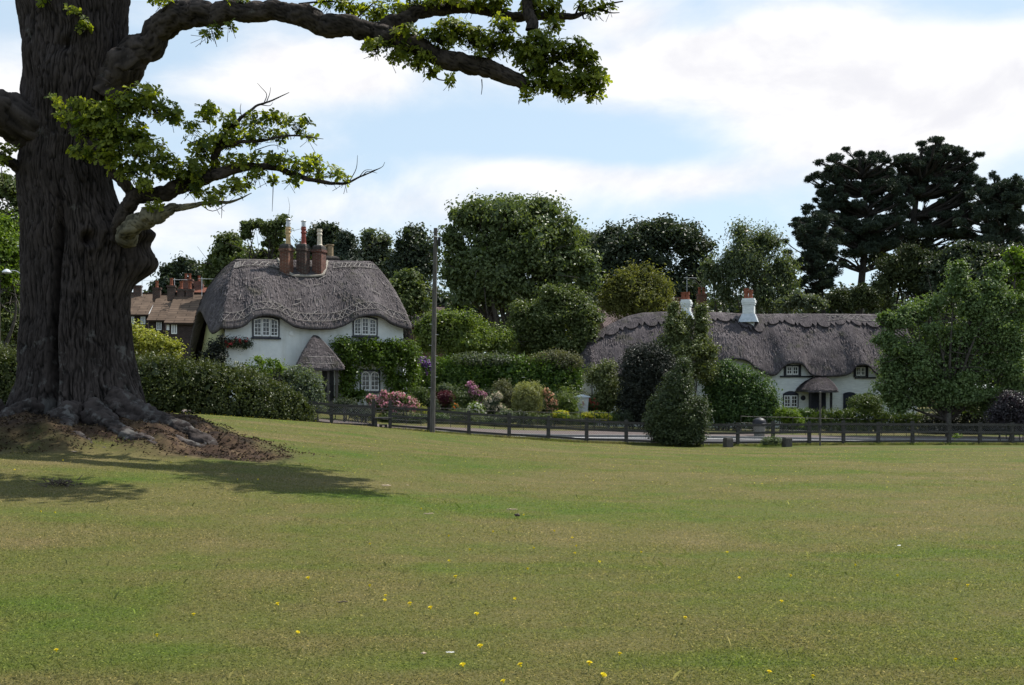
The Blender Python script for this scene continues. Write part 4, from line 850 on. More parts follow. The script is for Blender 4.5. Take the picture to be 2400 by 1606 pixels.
for x, zz, s_ in ((0, .5, .07), (.02, .42, .06), (-.06, .36, .05), (.05, .34, .05), (-.03, .27, .04), (-.1, .24, .035)): yy = -.285-.06*zz/.78; mb.add(fr([[x-s_, yy-.006, zz], [x, yy-.006, zz-s_*.6], [x+s_, yy-.006, zz], [x, yy-.006, zz+s_]]), [[0, 1, 2, 3]])
obj('flower_motif', mb, R_, bx)
for x, y in ((-.24, -.24), (.24, -.24), (-.24, .24), (.24, .24)): mb = MB(); mb.box(fr, x-.04, x+.04, y-.04, y+.04, -.6, -.071); obj('leg', mb, M['hive'], bx)
# ================================================================ iron railings along the gardens
M['iron'] = simple('black_iron', (.016, .016, .018), (.05, .045, .042), 10, .6)
def railing(px0, px1, off, n, label, rails=(.25, .62, .98)):
    s0, s1 = on_fence(px0), on_fence(px1); s0, s1 = s0*1.2, s1*1.2
    R = thing('iron_railing', fg((s0+s1)/2, off), label, 'railing', 'iron garden railings')
    ks = np.linspace(s0, s1, n)
    for s_ in ks: b = fg(s_, off); mb = MB(); mb.tube([b-V(0, 0, .2), b+V(0, 0, 1.03)], .016, 5); obj('post', mb, M['iron'], R)
    kk = np.linspace(s0, s1, 60)
    for h in rails: mb = MB(); mb.tube([fg(a, off)+V(0, 0, h+.012*math.sin(a*1.7)) for a in kk], .011, 4); obj('rail', mb, M['iron'], R)
railing(905, 1475, 9.3, 18, 'thin black iron railing in front of the flower garden')
railing(1780, 2190, 9.3, 15, 'thin black iron railing before the low hedge of the long cottage')
def gate(px, D, w, label):
    c = P(px, 960, D); z = g1(c[0], c[1]); fr = Frame((c[0], c[1], z), .1); t = thing('garden_gate', (c[0], c[1], z), label, 'gate'); mb = MB()
    for x in np.linspace(-w/2, w/2, 9): mb.tube(fr(np.array([[x, 0, .1], [x, 0, 1.0+.12*math.cos(x/w*PI)]])), .013, 5)
    obj('bars', mb, M['iron'], t); mb = MB()
    for zz in (.14, .95): mb.tube(fr(np.array([[-w/2, .0, zz], [w/2, .0, zz]])), .02, 5)
    obj('frame', mb, M['iron'], t)
    for x in (-w/2-.08, w/2+.08): mb = MB(); mb.box(fr, x-.05, x+.05, -.05, .05, -.2, 1.15); obj('gate_post', mb, M['fence'], t)
gate(840, 57.6, 1.3, 'small black iron garden gate left of the pink roses')
# ================================================================ trees, hedges, bushes
LM = {}
def lm(key, c1, c2, tr=.35, rough=.5, tcol=None, spec=.3): LM[key] = leafmat(key+'_leaf', c1, c2, tr, rough, tcol, spec)
lm('sycamore', (.058, .085, .030), (.145, .180, .078), 0.29, .45)
lm('dark_oak', (.022, .035, .020), (.062, .080, .042), .25, .5)
lm('mid_green', (.050, .074, .022), (.130, .155, .052), 0.27, .5)
lm('grey_green', (.060, .078, .050), (.125, .145, .095), .3, .5)
lm('birch', (0.048, 0.070, 0.036), (0.126, 0.150, 0.084), .35, .4)
lm('willow', (.085, .095, .026), (.165, .165, .055), .35, .5)
lm('pine', (.020, .033, .022), (.052, .070, .046), .08, .6)
lm('cedar', (.024, .038, .026), (.060, .080, .054), .08, .6)
lm('yew', (0.024, 0.036, 0.012), (0.066, 0.079, 0.024), .12, .6)
lm('bright_green', (.065, .110, .012), (.150, .215, .035), .42, .45)
lm('maple', (.055, .095, .028), (.165, .225, .085), 0.27, .5, spec=.35)
lm('privet', (0.066, 0.102, 0.022), (0.156, 0.198, 0.050), 0.36, .45)
lm('hedge', (0.035, 0.050, 0.016), (0.098, 0.112, 0.039), 0.2, .45)
lm('laurel', (0.034, 0.072, 0.012), (0.114, 0.180, 0.026), 0.22, .4)
lm('golden', (.150, .165, .022), (.340, .340, .070), .36, .4)
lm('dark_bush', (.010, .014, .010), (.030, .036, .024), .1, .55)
lm('holly', (0.026, 0.042, 0.016), (0.086, 0.112, 0.044), 0.18, .5, spec=.35)
lm('bay', (0.058, 0.077, 0.024), (0.169, 0.194, 0.076), 0.24, .5, spec=.35)
lm('ivy', (0.023, 0.052, 0.016), (0.098, 0.156, 0.044), 0.25, .5, spec=.3)
lm('creeper', (.045, .080, .010), (.120, .180, .026), 0.34, .4)
lm('blue_green', (0.066, 0.088, 0.055), (0.132, 0.165, 0.105), .35, .5)
lm('santolina', (.085, .090, .045), (.150, .150, .085), .25, .6)
lm('variegated', (.145, .160, .050), (.330, .330, .150), .3, .5)
lm('maroon', (.055, .012, .020), (.125, .028, .042), .3, .5, (1.6, .8, .9))
lm('purple_bush', (.020, .018, .020), (.070, .062, .068), .2, .4, (1.4, 1, 1.3))
lm('box', (0.036, 0.060, 0.014), (0.102, 0.138, 0.034), 0.24, .45)
lm('pink', (.55, .20, .27), (.80, .48, .52), .35, .6, (1.1, .9, .95)); lm('mauve', (.42, .14, .27), (.62, .34, .46), .3, .6, (1.1, .9, 1))
lm('cream_bloom', (.50, .42, .30), (.75, .66, .52), .3, .6, (1, 1, .9)); lm('peach', (.60, .28, .16), (.80, .50, .34), .3, .6, (1, .9, .8))
lm('red_bloom', (.42, .020, .03), (.60, .08, .09), .25, .6, (1, .6, .6)); lm('yellow_bloom', (.50, .46, .03), (.72, .66, .10), .3, .6, (1, 1, .5))
lm('purple_bloom', (.16, .05, .30), (.34, .16, .48), .25, .6, (1, .9, 1)); lm('white_bloom', (.6, .6, .52), (.78, .78, .70), .3, .6, (1, 1, .95)); lm('orange_bloom', (.6, .12, .02), (.8, .25, .05), .3, .6, (1, .8, .6))
M['bark'] = simple('grey_bark', (.030, .026, .022), (.085, .074, .064), 8, .9, (1, 1, .25), .8, .03)
M['barkdark'] = simple('dark_bark', (.014, .012, .011), (.040, .033, .028), 8, .9, (1, 1, .25), .8, .03)
def tree(name, label, cat, px, D, blobs, leaf, mat, r0=.3, bark='bark', group='trees behind the cottages', dens=1., depth=1., core=.3, aspect=.6, droop=0, flat=.65, inner=.35, per=14, rc=None, up=.3, base=None, ntar=None, seed=None):
    r = np.random.default_rng(seed if seed is not None else int(abs(px)*7+D))
    b = P(px, YH, D); b[2] = g1(b[0], b[1])-.05
    if base is not None: b[2] = base
    t = thing(name, b, label, cat, group); wb = pblobs(blobs, D, depth)
    for c, rad in wb: c[1] += r.uniform(-.3, .3)*rad[1]
    mb = branch_mb(b-V(0, 0, .25), [c for c, _ in wb][:ntar], r0, r, .12, up=up); obj('trunk', mb, M[bark], t)
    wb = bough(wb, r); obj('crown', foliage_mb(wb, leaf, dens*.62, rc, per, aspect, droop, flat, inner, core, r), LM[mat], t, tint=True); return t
def bush(name, label, cat, blobs, D, leaf, mat, group=None, dens=1.15, depth=.9, core=.9, aspect=.62, seed=None, extra=(), droop=0, rc=None, per=12, flat=.8, inner=.25, sticks=True):
    r = np.random.default_rng(seed if seed is not None else int(blobs[0][0]*3+D*11)); wb = pblobs(blobs, D, depth)
    b = wb[0][0].copy(); b[2] = g1(b[0], b[1]); t = thing(name, b, label, cat, group)
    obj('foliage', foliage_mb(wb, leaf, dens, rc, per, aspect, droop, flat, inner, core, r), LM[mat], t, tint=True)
    if sticks:
        mb = MB()
        for c, rad in wb:
            for k in range(3): e = c+r.uniform(-.4, .4, 3)*rad; q = V(c[0]+r.uniform(-.3, .3)*rad[0], c[1]+r.uniform(-.3, .3)*rad[1], g1(c[0], c[1])-.1); mb.tube(spline([q, (q+e)/2+r.normal(size=3)*.08, e], 5), np.linspace(.035, .012, 5), 5)
        obj('stems', mb, M['barkdark'], t)
    for mat2, n, size, zone in extra:      # blossoms in heads over the outside
        m = MB(); cs = []; ns = []
        for c, rad in wb:
            d = nrm(r.normal(size=(n, 3))+V(0, -.5, .35)); p = c+d*rad*r.uniform(.92, 1.12, (n, 1)); cs.append(p); ns.append(d)
        cs = np.concatenate(cs); ns = np.concatenate(ns); k = 7
        off = r.normal(size=(len(cs), k, 3))*size*.42; C_ = (cs[:, None]+off).reshape(-1, 3); N_ = np.repeat(ns, k, 0)+r.normal(size=(len(cs)*k, 3))*.7
        add_leaves(m, C_, N_, np.full(len(C_), size), .9, None, 0, r); obj('blossom', m, LM[mat2], t, tint=True)
    return t
def hedge(name, label, pts, leaf, mat, dens=1., group=None, thick=1., top_noise=.12, tops=None, seed=5, extra_tuft=.0, wobble=.12):
    """pts: (px, ytop, ybase, D) along the front; a clipped body with leafy faces"""
    r = np.random.default_rng(seed); A_ = np.array([P(p[0], p[1], p[3]) for p in pts]); base = np.array([p for p in A_]); n = 200
    line = spline(A_, n); t = np.gradient(line[:, :2], axis=0); t = nrm(t); nrml = np.stack([t[:, 1], -t[:, 0]], -1); zb = gz(line[:, 0], line[:, 1])
    hN = line[:, 2]-zb; L = np.sum(np.linalg.norm(np.diff(line[:, :2], axis=0), axis=1)); H_ = hN.mean(); b = A_[len(A_)//2].copy(); b[2] = g1(b[0], b[1])
    T = thing(name, b, label, 'hedge', group)
    def place(u, s, v):    # u along 0..1, s -1 (front)..1 (back), v 0..1 height
        i = u*(n-1); a = np.floor(i).astype(int).clip(0, n-2); f = (i-a)[:, None]
        c = line[a]*(1-f)+line[a+1]*f; nn = nrml[a]; z0 = zb[a]; h = c[:, 2]-z0
        wob = 1+wobble*fbm(np.stack([c[:, 0]*.8, v*2.2, s*2+c[:, 1]*0], -1), 3); prof = (1-.35*np.clip((v-.72)/.28, 0, 1)**2)*(.82+.18*np.clip(v/.3, 0, 1))
        ht = 1+top_noise*fbm(np.stack([c[:, 0]*.9, s*1.5, c[:, 1]*.9], -1), 3)
        p = c.copy(); p[:, :2] -= nn*((s*thick*.5*wob*prof)+thick*.5)[:, None]*-1*-1; p[:, 2] = z0+h*v*ht; return p, nn
    m = int((L*(2*H_+thick))*2.3*dens/(leaf*leaf*.31)*.42); k = 10; mc = m//k
    f = r.uniform(0, 1, mc); tot = 2*H_+thick; u = r.uniform(-.0, 1, mc); face = f*tot
    s = np.where(face < H_, -1., np.where(face < 2*H_, 1., r.uniform(-1, 1, mc))); v = np.where(face < 2*H_, r.uniform(0.02, 1, mc), 1.0); s = s*r.uniform(.8, 1.08, mc); v = v*r.uniform(.92, 1.02, mc)
    e = r.uniform(size=mc) < .06; u = np.where(e, np.round(u), u); s = np.where(e, r.uniform(-1, 1, mc), s)
    p, nn = place(u, s, v); d = np.concatenate([nn*(-s)[:, None]*-1*-1, np.where(v > .9, 1.2, .15)[:, None]], 1)
    d[:, :2] = nn*np.where(abs(s) > .75, -np.sign(s), 0)[:, None]*-1
    off = r.normal(size=(mc, k, 3))*leaf*1.15; sc = np.where(r.uniform(size=mc) < extra_tuft, 2.2, 1.); off[..., 2] *= sc[:, None]
    C_ = (p[:, None]+off).reshape(-1, 3); N_ = np.repeat(d, k, 0)+r.normal(size=(mc*k, 3))*.7; ti = (.55*r.uniform(0, 1, (mc, 1))+.45*r.uniform(0, 1, (mc, k))).ravel()
    mb = MB(); add_leaves(mb, C_, N_, np.full(len(C_), leaf), .62, ti, 0, r)
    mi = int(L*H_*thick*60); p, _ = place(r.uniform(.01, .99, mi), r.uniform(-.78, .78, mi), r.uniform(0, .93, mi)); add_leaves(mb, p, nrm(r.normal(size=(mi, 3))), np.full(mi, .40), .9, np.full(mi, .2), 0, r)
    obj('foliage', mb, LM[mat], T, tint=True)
    mb = MB()
    for q in np.linspace(.02, .98, int(L*1.4)): p, _ = place(np.array([q]), np.array([r.uniform(-.5, .5)]), np.array([.6])); b = p[0].copy(); b[2] = g1(b[0], b[1])-.1; mb.tube([b, p[0]+r.normal(size=3)*.1], .03, 5)
    obj('stems', mb, M['barkdark'], T); return T
# ---------------------------------------------------------------- far trees
tree('sycamore_tree', 'big broad sycamore tree standing right of the tall bare pole', 'tree', 1205, 86, [(1200, 560, 110, 80), (1105, 535, 60, 55), (1290, 555, 70, 65), (1200, 500, 90, 38), (1135, 500, 50, 35), (1270, 505, 45, 35), (1140, 640, 90, 70), (1320, 640, 62, 70), (1085, 615, 45, 60), (1060, 560, 22, 22), (1240, 690, 130, 50), (1365, 655, 28, 60), (1100, 690, 50, 40), (1240, 610, 80, 60)], .30, 'sycamore', .45, rc=.85, core=.45)
tree('oak_tree', 'dark domed oak tree between sycamore and pale birch', 'tree', 1545, 118, [(1500, 545, 70, 35), (1570, 560, 60, 40), (1625, 600, 42, 50), (1440, 575, 45, 40), (1500, 600, 75, 45), (1420, 610, 40, 50), (1590, 650, 60, 40), (1480, 650, 80, 50), (1400, 650, 40, 45), (1640, 640, 25, 35), (1540, 690, 110, 40)], .36, 'dark_oak', .6, 'barkdark', rc=1.1, core=.35)
tree('grey_poplar', 'grey green far tree peeping over the sycamore shoulder', 'tree', 1370, 132, [(1355, 560, 38, 24), (1390, 575, 28, 28), (1335, 575, 25, 25), (1375, 620, 50, 40)], .4, 'grey_green', .4)
tree('birch_tree', 'pale drooping birch tree behind the white chimneys', 'tree', 1765, 96, [(1765, 560, 45, 38), (1800, 575, 32, 45), (1740, 590, 36, 45), (1820, 640, 36, 50), (1760, 640, 50, 55), (1715, 650, 30, 50), (1850, 670, 22, 40), (1690, 670, 30, 45), (1800, 700, 60, 40), (1670, 630, 22, 28)], .26, 'birch', .22, 'bark', aspect=.45, droop=1.0, flat=1.25, rc=.8, core=.12, dens=.85)
tree('willow_tree', 'olive yellow willow shrub with upright shoots behind the tiled roof', 'tree', 1485, 88, [(1465, 690, 42, 42), (1510, 680, 36, 46), (1545, 695, 25, 40), (1430, 700, 24, 40), (1480, 655, 14, 22), (1515, 648, 12, 20), (1450, 670, 12, 22), (1500, 720, 70, 30)], .26, 'willow', .12, aspect=.4, flat=1.4, rc=.7, core=.35)
tree('oak_tree', 'dark round oak tree just left of the tall bare pole', 'tree', 965, 122, [(975, 570, 40, 35), (945, 595, 32, 35), (1000, 600, 30, 45), (960, 640, 50, 40), (930, 630, 25, 30), (990, 660, 40, 40)], .38, 'dark_oak', .45, 'barkdark')
tree('ash_tree', 'grey green tree between the dark oak and the dark conifer', 'tree', 875, 126, [(880, 560, 32, 25), (862, 590, 30, 35), (900, 595, 28, 35), (875, 630, 48, 40), (845, 620, 22, 30)], .4, 'grey_green', .4)
tree('thorn_tree', 'lighter green thorn tree over the right end of the tall thatch', 'tree', 960, 78, [(960, 670, 36, 30), (935, 690, 25, 30), (985, 700, 25, 35), (950, 720, 45, 35)], .26, 'mid_green', .16)
tree('conifer_tree', 'narrow dark conifer behind the chimney pots', 'tree', 812, 108, [(812, 560, 14, 25), (808, 590, 22, 25), (815, 620, 30, 25), (800, 645, 35, 25)], .34, 'pine', .25, 'barkdark', droop=.6, aspect=.4, up=.5)
tree('oak_tree', 'dark oak tree directly behind the three chimney pots', 'tree', 757, 115, [(765, 550, 40, 25), (735, 570, 32, 28), (790, 575, 28, 30), (750, 610, 60, 35), (710, 600, 25, 25)], .38, 'dark_oak', .4, 'barkdark')
tree('field_maple', 'mid green tree rising left of the tall thatched roof', 'tree', 540, 92, [(535, 575, 28, 25), (515, 600, 25, 28), (560, 595, 30, 28), (530, 640, 45, 40), (500, 640, 20, 25)], .3, 'mid_green', .25)
tree('hornbeam', 'low green tree immediately behind the left part of the tall roof', 'tree', 640, 88, [(600, 605, 38, 22), (650, 605, 35, 25), (575, 625, 30, 25), (685, 610, 25, 25), (630, 640, 70, 30)], .28, 'mid_green', .25)
t = tree('gnarled_tree', 'gnarled tree with bare crooked limbs and tufts left of the chimneys', 'tree', 628, 86, [(582, 532, 14, 10), (600, 527, 16, 9), (575, 548, 10, 10), (640, 530, 18, 12), (660, 520, 14, 12), (655, 545, 16, 14), (622, 545, 10, 8), (640, 570, 25, 14)], .22, 'mid_green', .17, 'barkdark', core=.1, rc=.4, dens=.9, up=.62)
tree('oak_tree', 'dark oak tree behind the terraced roofs with gaps of sky', 'tree', 430, 130, [(432, 625, 30, 20), (400, 645, 24, 20), (460, 640, 26, 24), (385, 670, 24, 14), (425, 665, 36, 22), (470, 670, 25, 25), (415, 690, 60, 22), (370, 685, 14, 10)], .4, 'dark_oak', .4, 'barkdark', core=.15)
tree('lime_tree', 'tall grey green tree left of the oak trunk, under its small limb', 'tree', 15, 100, [(15, 430, 34, 38), (-20, 470, 40, 50), (38, 470, 20, 40), (20, 520, 45, 40), (40, 560, 25, 45), (-20, 600, 60, 60), (30, 620, 30, 50)], .34, 'mid_green', .35)
tree('beech_tree', 'sunlit bright green tree at the edge left of the oak', 'tree', -10, 62, [(5, 545, 30, 42), (18, 590, 26, 36), (-15, 610, 45, 60), (8, 650, 32, 40), (25, 640, 16, 30)], .2, 'bright_green', .25)
tree('holm_oak', 'dark green tree under the bright one left of the oak', 'tree', 20, 66, [(30, 700, 30, 45), (5, 720, 35, 50), (45, 650, 16, 40), (30, 770, 45, 40), (-30, 740, 40, 60)], .22, 'mid_green', .25, 'barkdark')
# ---------------------------------------------------------------- pines and cedar on the right
def conifer(name, label, px, D, yb, yt, plates, mat, r0, seed, leaf=.30, lean=0, n=2.3):
    r = np.random.default_rng(seed); b = P(px, YH, D); b[2] = g1(b[0], b[1])-.1; t = thing(name, b, label, 'tree', 'pines and cedars on the right')
    top = P(px+lean, yt, D); mb = MB(); k = np.linspace(0, 1, 14)[:, None]; tr = spline([b, b+(top-b)*.4+r.normal(size=3)*V(.3, .3, 0), b+(top-b)*.75+r.normal(size=3)*V(.4, .4, 0), top], 14); mb.tube(tr, r0*(1-.75*k[:, 0]), 10)
    fm = MB(); wb = pblobs(plates, D, 1.0); wb = [w for c, q in wb for w in [(c, q)]+[(c+r.normal(size=3)*q*V(1.0, 1.2, 1.5)-V(0, 0, q[2]*.5), q*r.uniform(.35, .65)*V(1, 1, 1.2)) for _ in range(4)]]
    base_n = len(wb)
    for k in range(base_n):
        j = int(r.integers(0, base_n)); c, q = wb[k]; e, q2 = wb[j]
        if np.linalg.norm(c-e) < 4.5: wb.append(((c+e)/2+r.normal(size=3)*.35, (q+q2)*.5*V(.55, .55, .8)))
    for c, rad in wb:
        c = c.copy(); c[1] += r.uniform(-1.6, 1.6); zf = np.clip((c[2]-.25*abs(c[0]-tr[:, 0].mean())-b[2])/(top[2]-b[2]), .25, .97); i = int(zf*13); a = tr[i]
        mid = (a+c)/2+V(0, 0, -.05*np.linalg.norm(c-a))+r.normal(size=3)*.25; pts = spline([a, mid, c-V(0, 0, rad[2]*.4)], 8); mb.tube(pts, np.linspace(r0*.34, r0*.07, 8), 6)
        for q in range(6): i = r.integers(3, 8); e = c+r.uniform(-.9, .9, 3)*rad; mb.tube([pts[i], (pts[i]+e)/2-V(0, 0, .1), e], [r0*.1, r0*.06, r0*.03], 4)
        nt_ = int(95*n*rad[0]*rad[1]/1.2+25); d = nrm(r.normal(size=(nt_, 3)))*(r.uniform(0, 1, (nt_, 1))**.45); tuft = c+d*rad*V(1.05, 1.05, .9)
        kk = 11; dirs = nrm(r.normal(size=(nt_, kk, 3))+V(0, 0, .7)+d[:, None]*.6); pp_ = (tuft[:, None]+dirs*leaf*.42).reshape(-1, 3); dirs = dirs.reshape(-1, 3)
        sd = nrm(np.cross(dirs, r.normal(size=dirs.shape)))*leaf*.10; L_ = dirs*leaf*.5
        v = np.stack([pp_-L_, pp_+sd, pp_+L_, pp_-sd], 1).reshape(-1, 3); fm.add(v, np.arange(len(v)).reshape(-1, 4), tint=np.repeat(np.repeat(r.uniform(0, 1, nt_), kk)*.7+.3*r.uniform(0, 1, nt_*kk), 4))
    obj('trunk', mb, M['barkdark'], t); obj('crown', fm, LM[mat], t, tint=True); return t
conifer('pine_tree', 'tallest straight dark pine behind the right half of the long roof', 2015, 110, 690, 372, [(1950, 377, 20, 9), (1975, 388, 26, 12), (2025, 380, 24, 14), (2055, 370, 20, 12), (2000, 405, 32, 14), (1925, 408, 14, 8), (1945, 420, 24, 14), (2065, 405, 26, 16), (1985, 440, 34, 14), (2040, 440, 34, 16), (1935, 452, 20, 12), (2085, 440, 22, 18), (1960, 480, 30, 14), (2010, 490, 34, 16), (2075, 480, 32, 18), (1935, 490, 16, 10), (1990, 525, 36, 14), (2060, 525, 36, 18), (2105, 510, 24, 20), (1970, 560, 30, 14), (2030, 565, 36, 16), (2090, 560, 34, 18), (2120, 545, 24, 18), (2000, 595, 34, 12), (2070, 600, 34, 12)], 'pine', .55, 21)
conifer('pine_tree', 'shorter leaning dark pine nearest the birch', 1957, 104, 700, 505, [(1890, 512, 18, 7), (1915, 520, 22, 10), (1885, 540, 20, 9), (1920, 548, 26, 12), (1872, 562, 18, 7), (1900, 575, 24, 11), (1945, 570, 22, 14), (1890, 600, 18, 10), (1925, 605, 26, 13), (1905, 632, 20, 10), (1945, 640, 24, 12), (1892, 655, 14, 9), (1925, 668, 24, 10), (1905, 690, 26, 10)], 'pine', .32, 22, lean=-35)
conifer('cedar_tree', 'broad flat topped dark cedar right of the tallest pine', 2165, 112, 700, 380, [(2110, 374, 22, 9), (2140, 368, 26, 10), (2180, 356, 30, 9), (2215, 358, 28, 9), (2250, 370, 22, 9), (2130, 395, 26, 10), (2175, 385, 30, 11), (2225, 388, 30, 11), (2265, 395, 20, 11), (2160, 420, 26, 9), (2250, 420, 28, 10), (2280, 428, 14, 8), (2120, 430, 20, 12), (2205, 425, 22, 8), (2265, 450, 24, 9), (2140, 460, 24, 10), (2235, 460, 20, 7), (2275, 480, 26, 10), (2150, 500, 30, 12), (2235, 505, 30, 10), (2290, 510, 24, 12), (2170, 545, 34, 14), (2240, 550, 34, 14), (2140, 580, 34, 16), (2210, 590, 40, 16)], 'cedar', .7, 23)
conifer('pine_tree', 'dark bushy conifer at the right edge of the photograph', 2350, 108, 700, 430, [(2345, 440, 20, 12), (2375, 442, 22, 14), (2400, 460, 22, 20), (2330, 465, 26, 14), (2365, 475, 30, 18), (2310, 500, 22, 14), (2345, 510, 32, 18), (2390, 510, 30, 20), (2315, 535, 26, 14), (2360, 550, 36, 18), (2400, 555, 24, 22), (2300, 570, 28, 16), (2350, 590, 40, 16), (2298, 432, 12, 14), (2300, 460, 14, 14)], 'cedar', .45, 24)
tree('yew_tree', 'olive dark yew tree under the tallest pine', 'tree', 2120, 97, [(2130, 595, 40, 24), (2100, 620, 45, 30), (2160, 625, 40, 32), (2080, 660, 45, 36), (2130, 665, 60, 36), (2055, 695, 30, 30), (2180, 690, 50, 35)], .3, 'yew', .3, 'barkdark', droop=.5, aspect=.42)
tree('yew_tree', 'small pointed yew just above the long thatched roof', 'tree', 2010, 92, [(2015, 690, 28, 22), (2035, 705, 32, 22), (1990, 715, 30, 20), (1960, 705, 25, 20)], .26, 'yew', .2, 'barkdark', droop=.5, aspect=.42)
tree('holm_oak', 'wide dark evergreen oak below the cedar', 'tree', 2270, 94, [(2260, 600, 45, 26), (2310, 610, 45, 28), (2220, 620, 40, 26), (2360, 615, 45, 32), (2270, 650, 80, 36), (2350, 660, 60, 40), (2200, 670, 45, 36), (2400, 650, 40, 40)], .3, 'dark_oak', .35, 'barkdark')
tree('elder_tree', 'grey green scrubby tree below the birch and leaning pine', 'tree', 1870, 90, [(1870, 705, 28, 18), (1840, 715, 25, 16), (1905, 715, 30, 18)], .24, 'grey_green', .12)
tree('beech_tree', 'sunlit yellow green tree at the right edge behind the maple', 'tree', 2405, 76, [(2390, 600, 24, 24), (2400, 650, 36, 40), (2375, 640, 18, 20), (2410, 720, 40, 60)], .24, 'bright_green', .25)
# ---------------------------------------------------------------- middle distance
tree('maple_tree', 'broad maple tree spreading over the right end of the long cottage', 'tree', 2224, 64.3, [(2240, 680, 34, 30), (2330, 690, 36, 36), (2180, 725, 48, 34), (2280, 730, 60, 45), (2375, 740, 40, 50), (2120, 750, 36, 26), (2220, 790, 80, 50), (2330, 800, 70, 55), (2110, 820, 48, 38), (2170, 860, 70, 46), (2270, 870, 80, 55), (2370, 870, 50, 60), (2095, 870, 26, 24), (2130, 920, 50, 32), (2220, 930, 70, 36), (2320, 935, 70, 36), (2395, 930, 40, 45), (2245, 645, 18, 26), (2335, 645, 18, 28), (2075, 800, 24, 22), (2088, 905, 34, 36), (2082, 850, 28, 30), (2105, 945, 40, 22), (2085, 755, 26, 20)], .17, 'maple', .2, 'bark', None, dens=1.0, rc=.5, core=.5, up=.2)
tree('privet_tree', 'rounded yellow green privet right of the tall pole, above the clipped hedge', 'shrub', 1085, 71, [(1085, 765, 70, 38), (1030, 785, 45, 45), (1145, 790, 50, 42), (1000, 790, 28, 40), (1085, 810, 100, 34), (1180, 815, 24, 24)], .17, 'privet', .12, group='shrubs between the cottages', rc=.42, core=.9, up=.1, flat=1.0)
tree('pear_tree', 'loose mid green fruit tree between privet and long cottage', 'shrub', 1300, 73, [(1290, 705, 48, 38), (1330, 730, 45, 45), (1240, 745, 45, 45), (1375, 745, 30, 50), (1290, 780, 75, 45), (1215, 775, 26, 40), (1370, 800, 36, 45), (1240, 810, 50, 30), (1320, 820, 70, 25)], .19, 'mid_green', .14, group='shrubs between the cottages', rc=.5, core=.7, up=.12)
hedge('clipped_hedge', 'long clipped green hedge between the tall pole and long cottage', [(970, 842, 930, 66.2), (1060, 841, 930, 66.3), (1170, 838, 930, 66.5), (1290, 845, 940, 66.7), (1362, 868, 945, 67)], .13, 'laurel', group='hedges', thick=1.5, top_noise=.03, seed=6)
bush('lonicera_bush', 'greyish twiggy shrub topping the middle of the clipped hedge', 'shrub', [(1100, 843, 45, 14), (1160, 842, 40, 12)], 67, .12, 'grey_green', 'shrubs in the garden', sticks=False)
bush('lonicera_bush', 'greyish brown shrub above the right end of the clipped hedge', 'shrub', [(1290, 842, 45, 20), (1330, 850, 36, 22), (1260, 850, 30, 14)], 67.6, .12, 'santolina', 'shrubs in the garden', sticks=False)
bush('clematis', 'purple flowering clematis beside the climber on the tall cottage', 'climber', [(990, 848, 12, 8, 65.5), (1000, 860, 12, 14, 65.5)], 65.5, .12, 'laurel', None, extra=[('purple_bloom', 26, .12, 0)], sticks=False)
bush('viburnum_bush', 'mixed green shrub at the right end of the clipped hedge', 'shrub', [(1420, 900, 26, 40), (1395, 880, 22, 22), (1440, 930, 24, 40), (1405, 945, 20, 25), (1425, 865, 18, 22)], 65, .13, 'bay', 'shrubs in the garden')
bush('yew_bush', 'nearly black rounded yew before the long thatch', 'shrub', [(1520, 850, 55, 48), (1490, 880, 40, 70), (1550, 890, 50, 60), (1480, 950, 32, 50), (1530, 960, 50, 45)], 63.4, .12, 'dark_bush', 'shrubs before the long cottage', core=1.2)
tree('bay_tree', 'tall olive shrub with several pointed tops hiding the first white chimney', 'shrub', 1610, 66.5, [(1575, 775, 22, 45), (1605, 770, 20, 35), (1645, 770, 18, 42), (1580, 730, 9, 18), (1645, 730, 9, 16), (1600, 820, 45, 45), (1650, 830, 30, 45), (1560, 820, 22, 35), (1620, 870, 50, 35)], .15, 'bay', .1, group='shrubs before the long cottage', rc=.36, core=.9, up=.15, flat=1.2)
bush('holly_bush', 'big dense holly growing through the rail fence', 'shrub', [(1590, 900, 34, 36), (1580, 950, 52, 50), (1612, 985, 48, 45), (1560, 1000, 45, 36), (1600, 860, 18, 22), (1540, 985, 28, 36), (1640, 965, 24, 36), (1590, 1020, 66, 24), (1530, 955, 12, 16)], 51.6, .095, 'holly', 'shrubs before the long cottage', core=1.0)
bush('ivy_bush', 'large glossy ivy covered shrub left of the white wall', 'shrub', [(1720, 890, 52, 40), (1680, 905, 36, 44), (1770, 920, 45, 44), (1805, 955, 24, 36), (1730, 950, 66, 45), (1690, 965, 44, 36), (1770, 975, 50, 26), (1700, 862, 26, 16)], 66.8, .15, 'ivy', 'shrubs before the long cottage', core=1.0)
bush('spindle_bush', 'small lime green shrub left of the sign post by the railing', 'shrub', [(1850, 976, 24, 16), (1832, 968, 16, 14), (1868, 988, 16, 12)], 65.8, .1, 'bright_green', 'shrubs before the long cottage')
bush('box_ball', 'round clipped green bush before the arched side door', 'shrub', [(2030, 947, 42, 24)], 68.2, .085, 'box', 'shrubs before the long cottage', depth=1.2, core=1.5, rc=.14)
hedge('garden_hedge', 'low clipped hedge before the long cottage, right of the sign post', [(1908, 966, 1010, 66.6), (1980, 963, 1010, 66.7), (2060, 967, 1010, 66.9), (2110, 972, 1010, 67.2), (2180, 972, 1012, 67.5)], .085, 'box', 1.0, 'hedges', .9, .05, seed=8)
hedge('garden_hedge', 'short low hedge under the arched window, left of the sign post', [(1835, 964, 1005, 66.8), (1870, 963, 1005, 66.8), (1904, 963, 1005, 66.8)], .085, 'laurel', 1.0, 'hedges', .7, .03, seed=9)
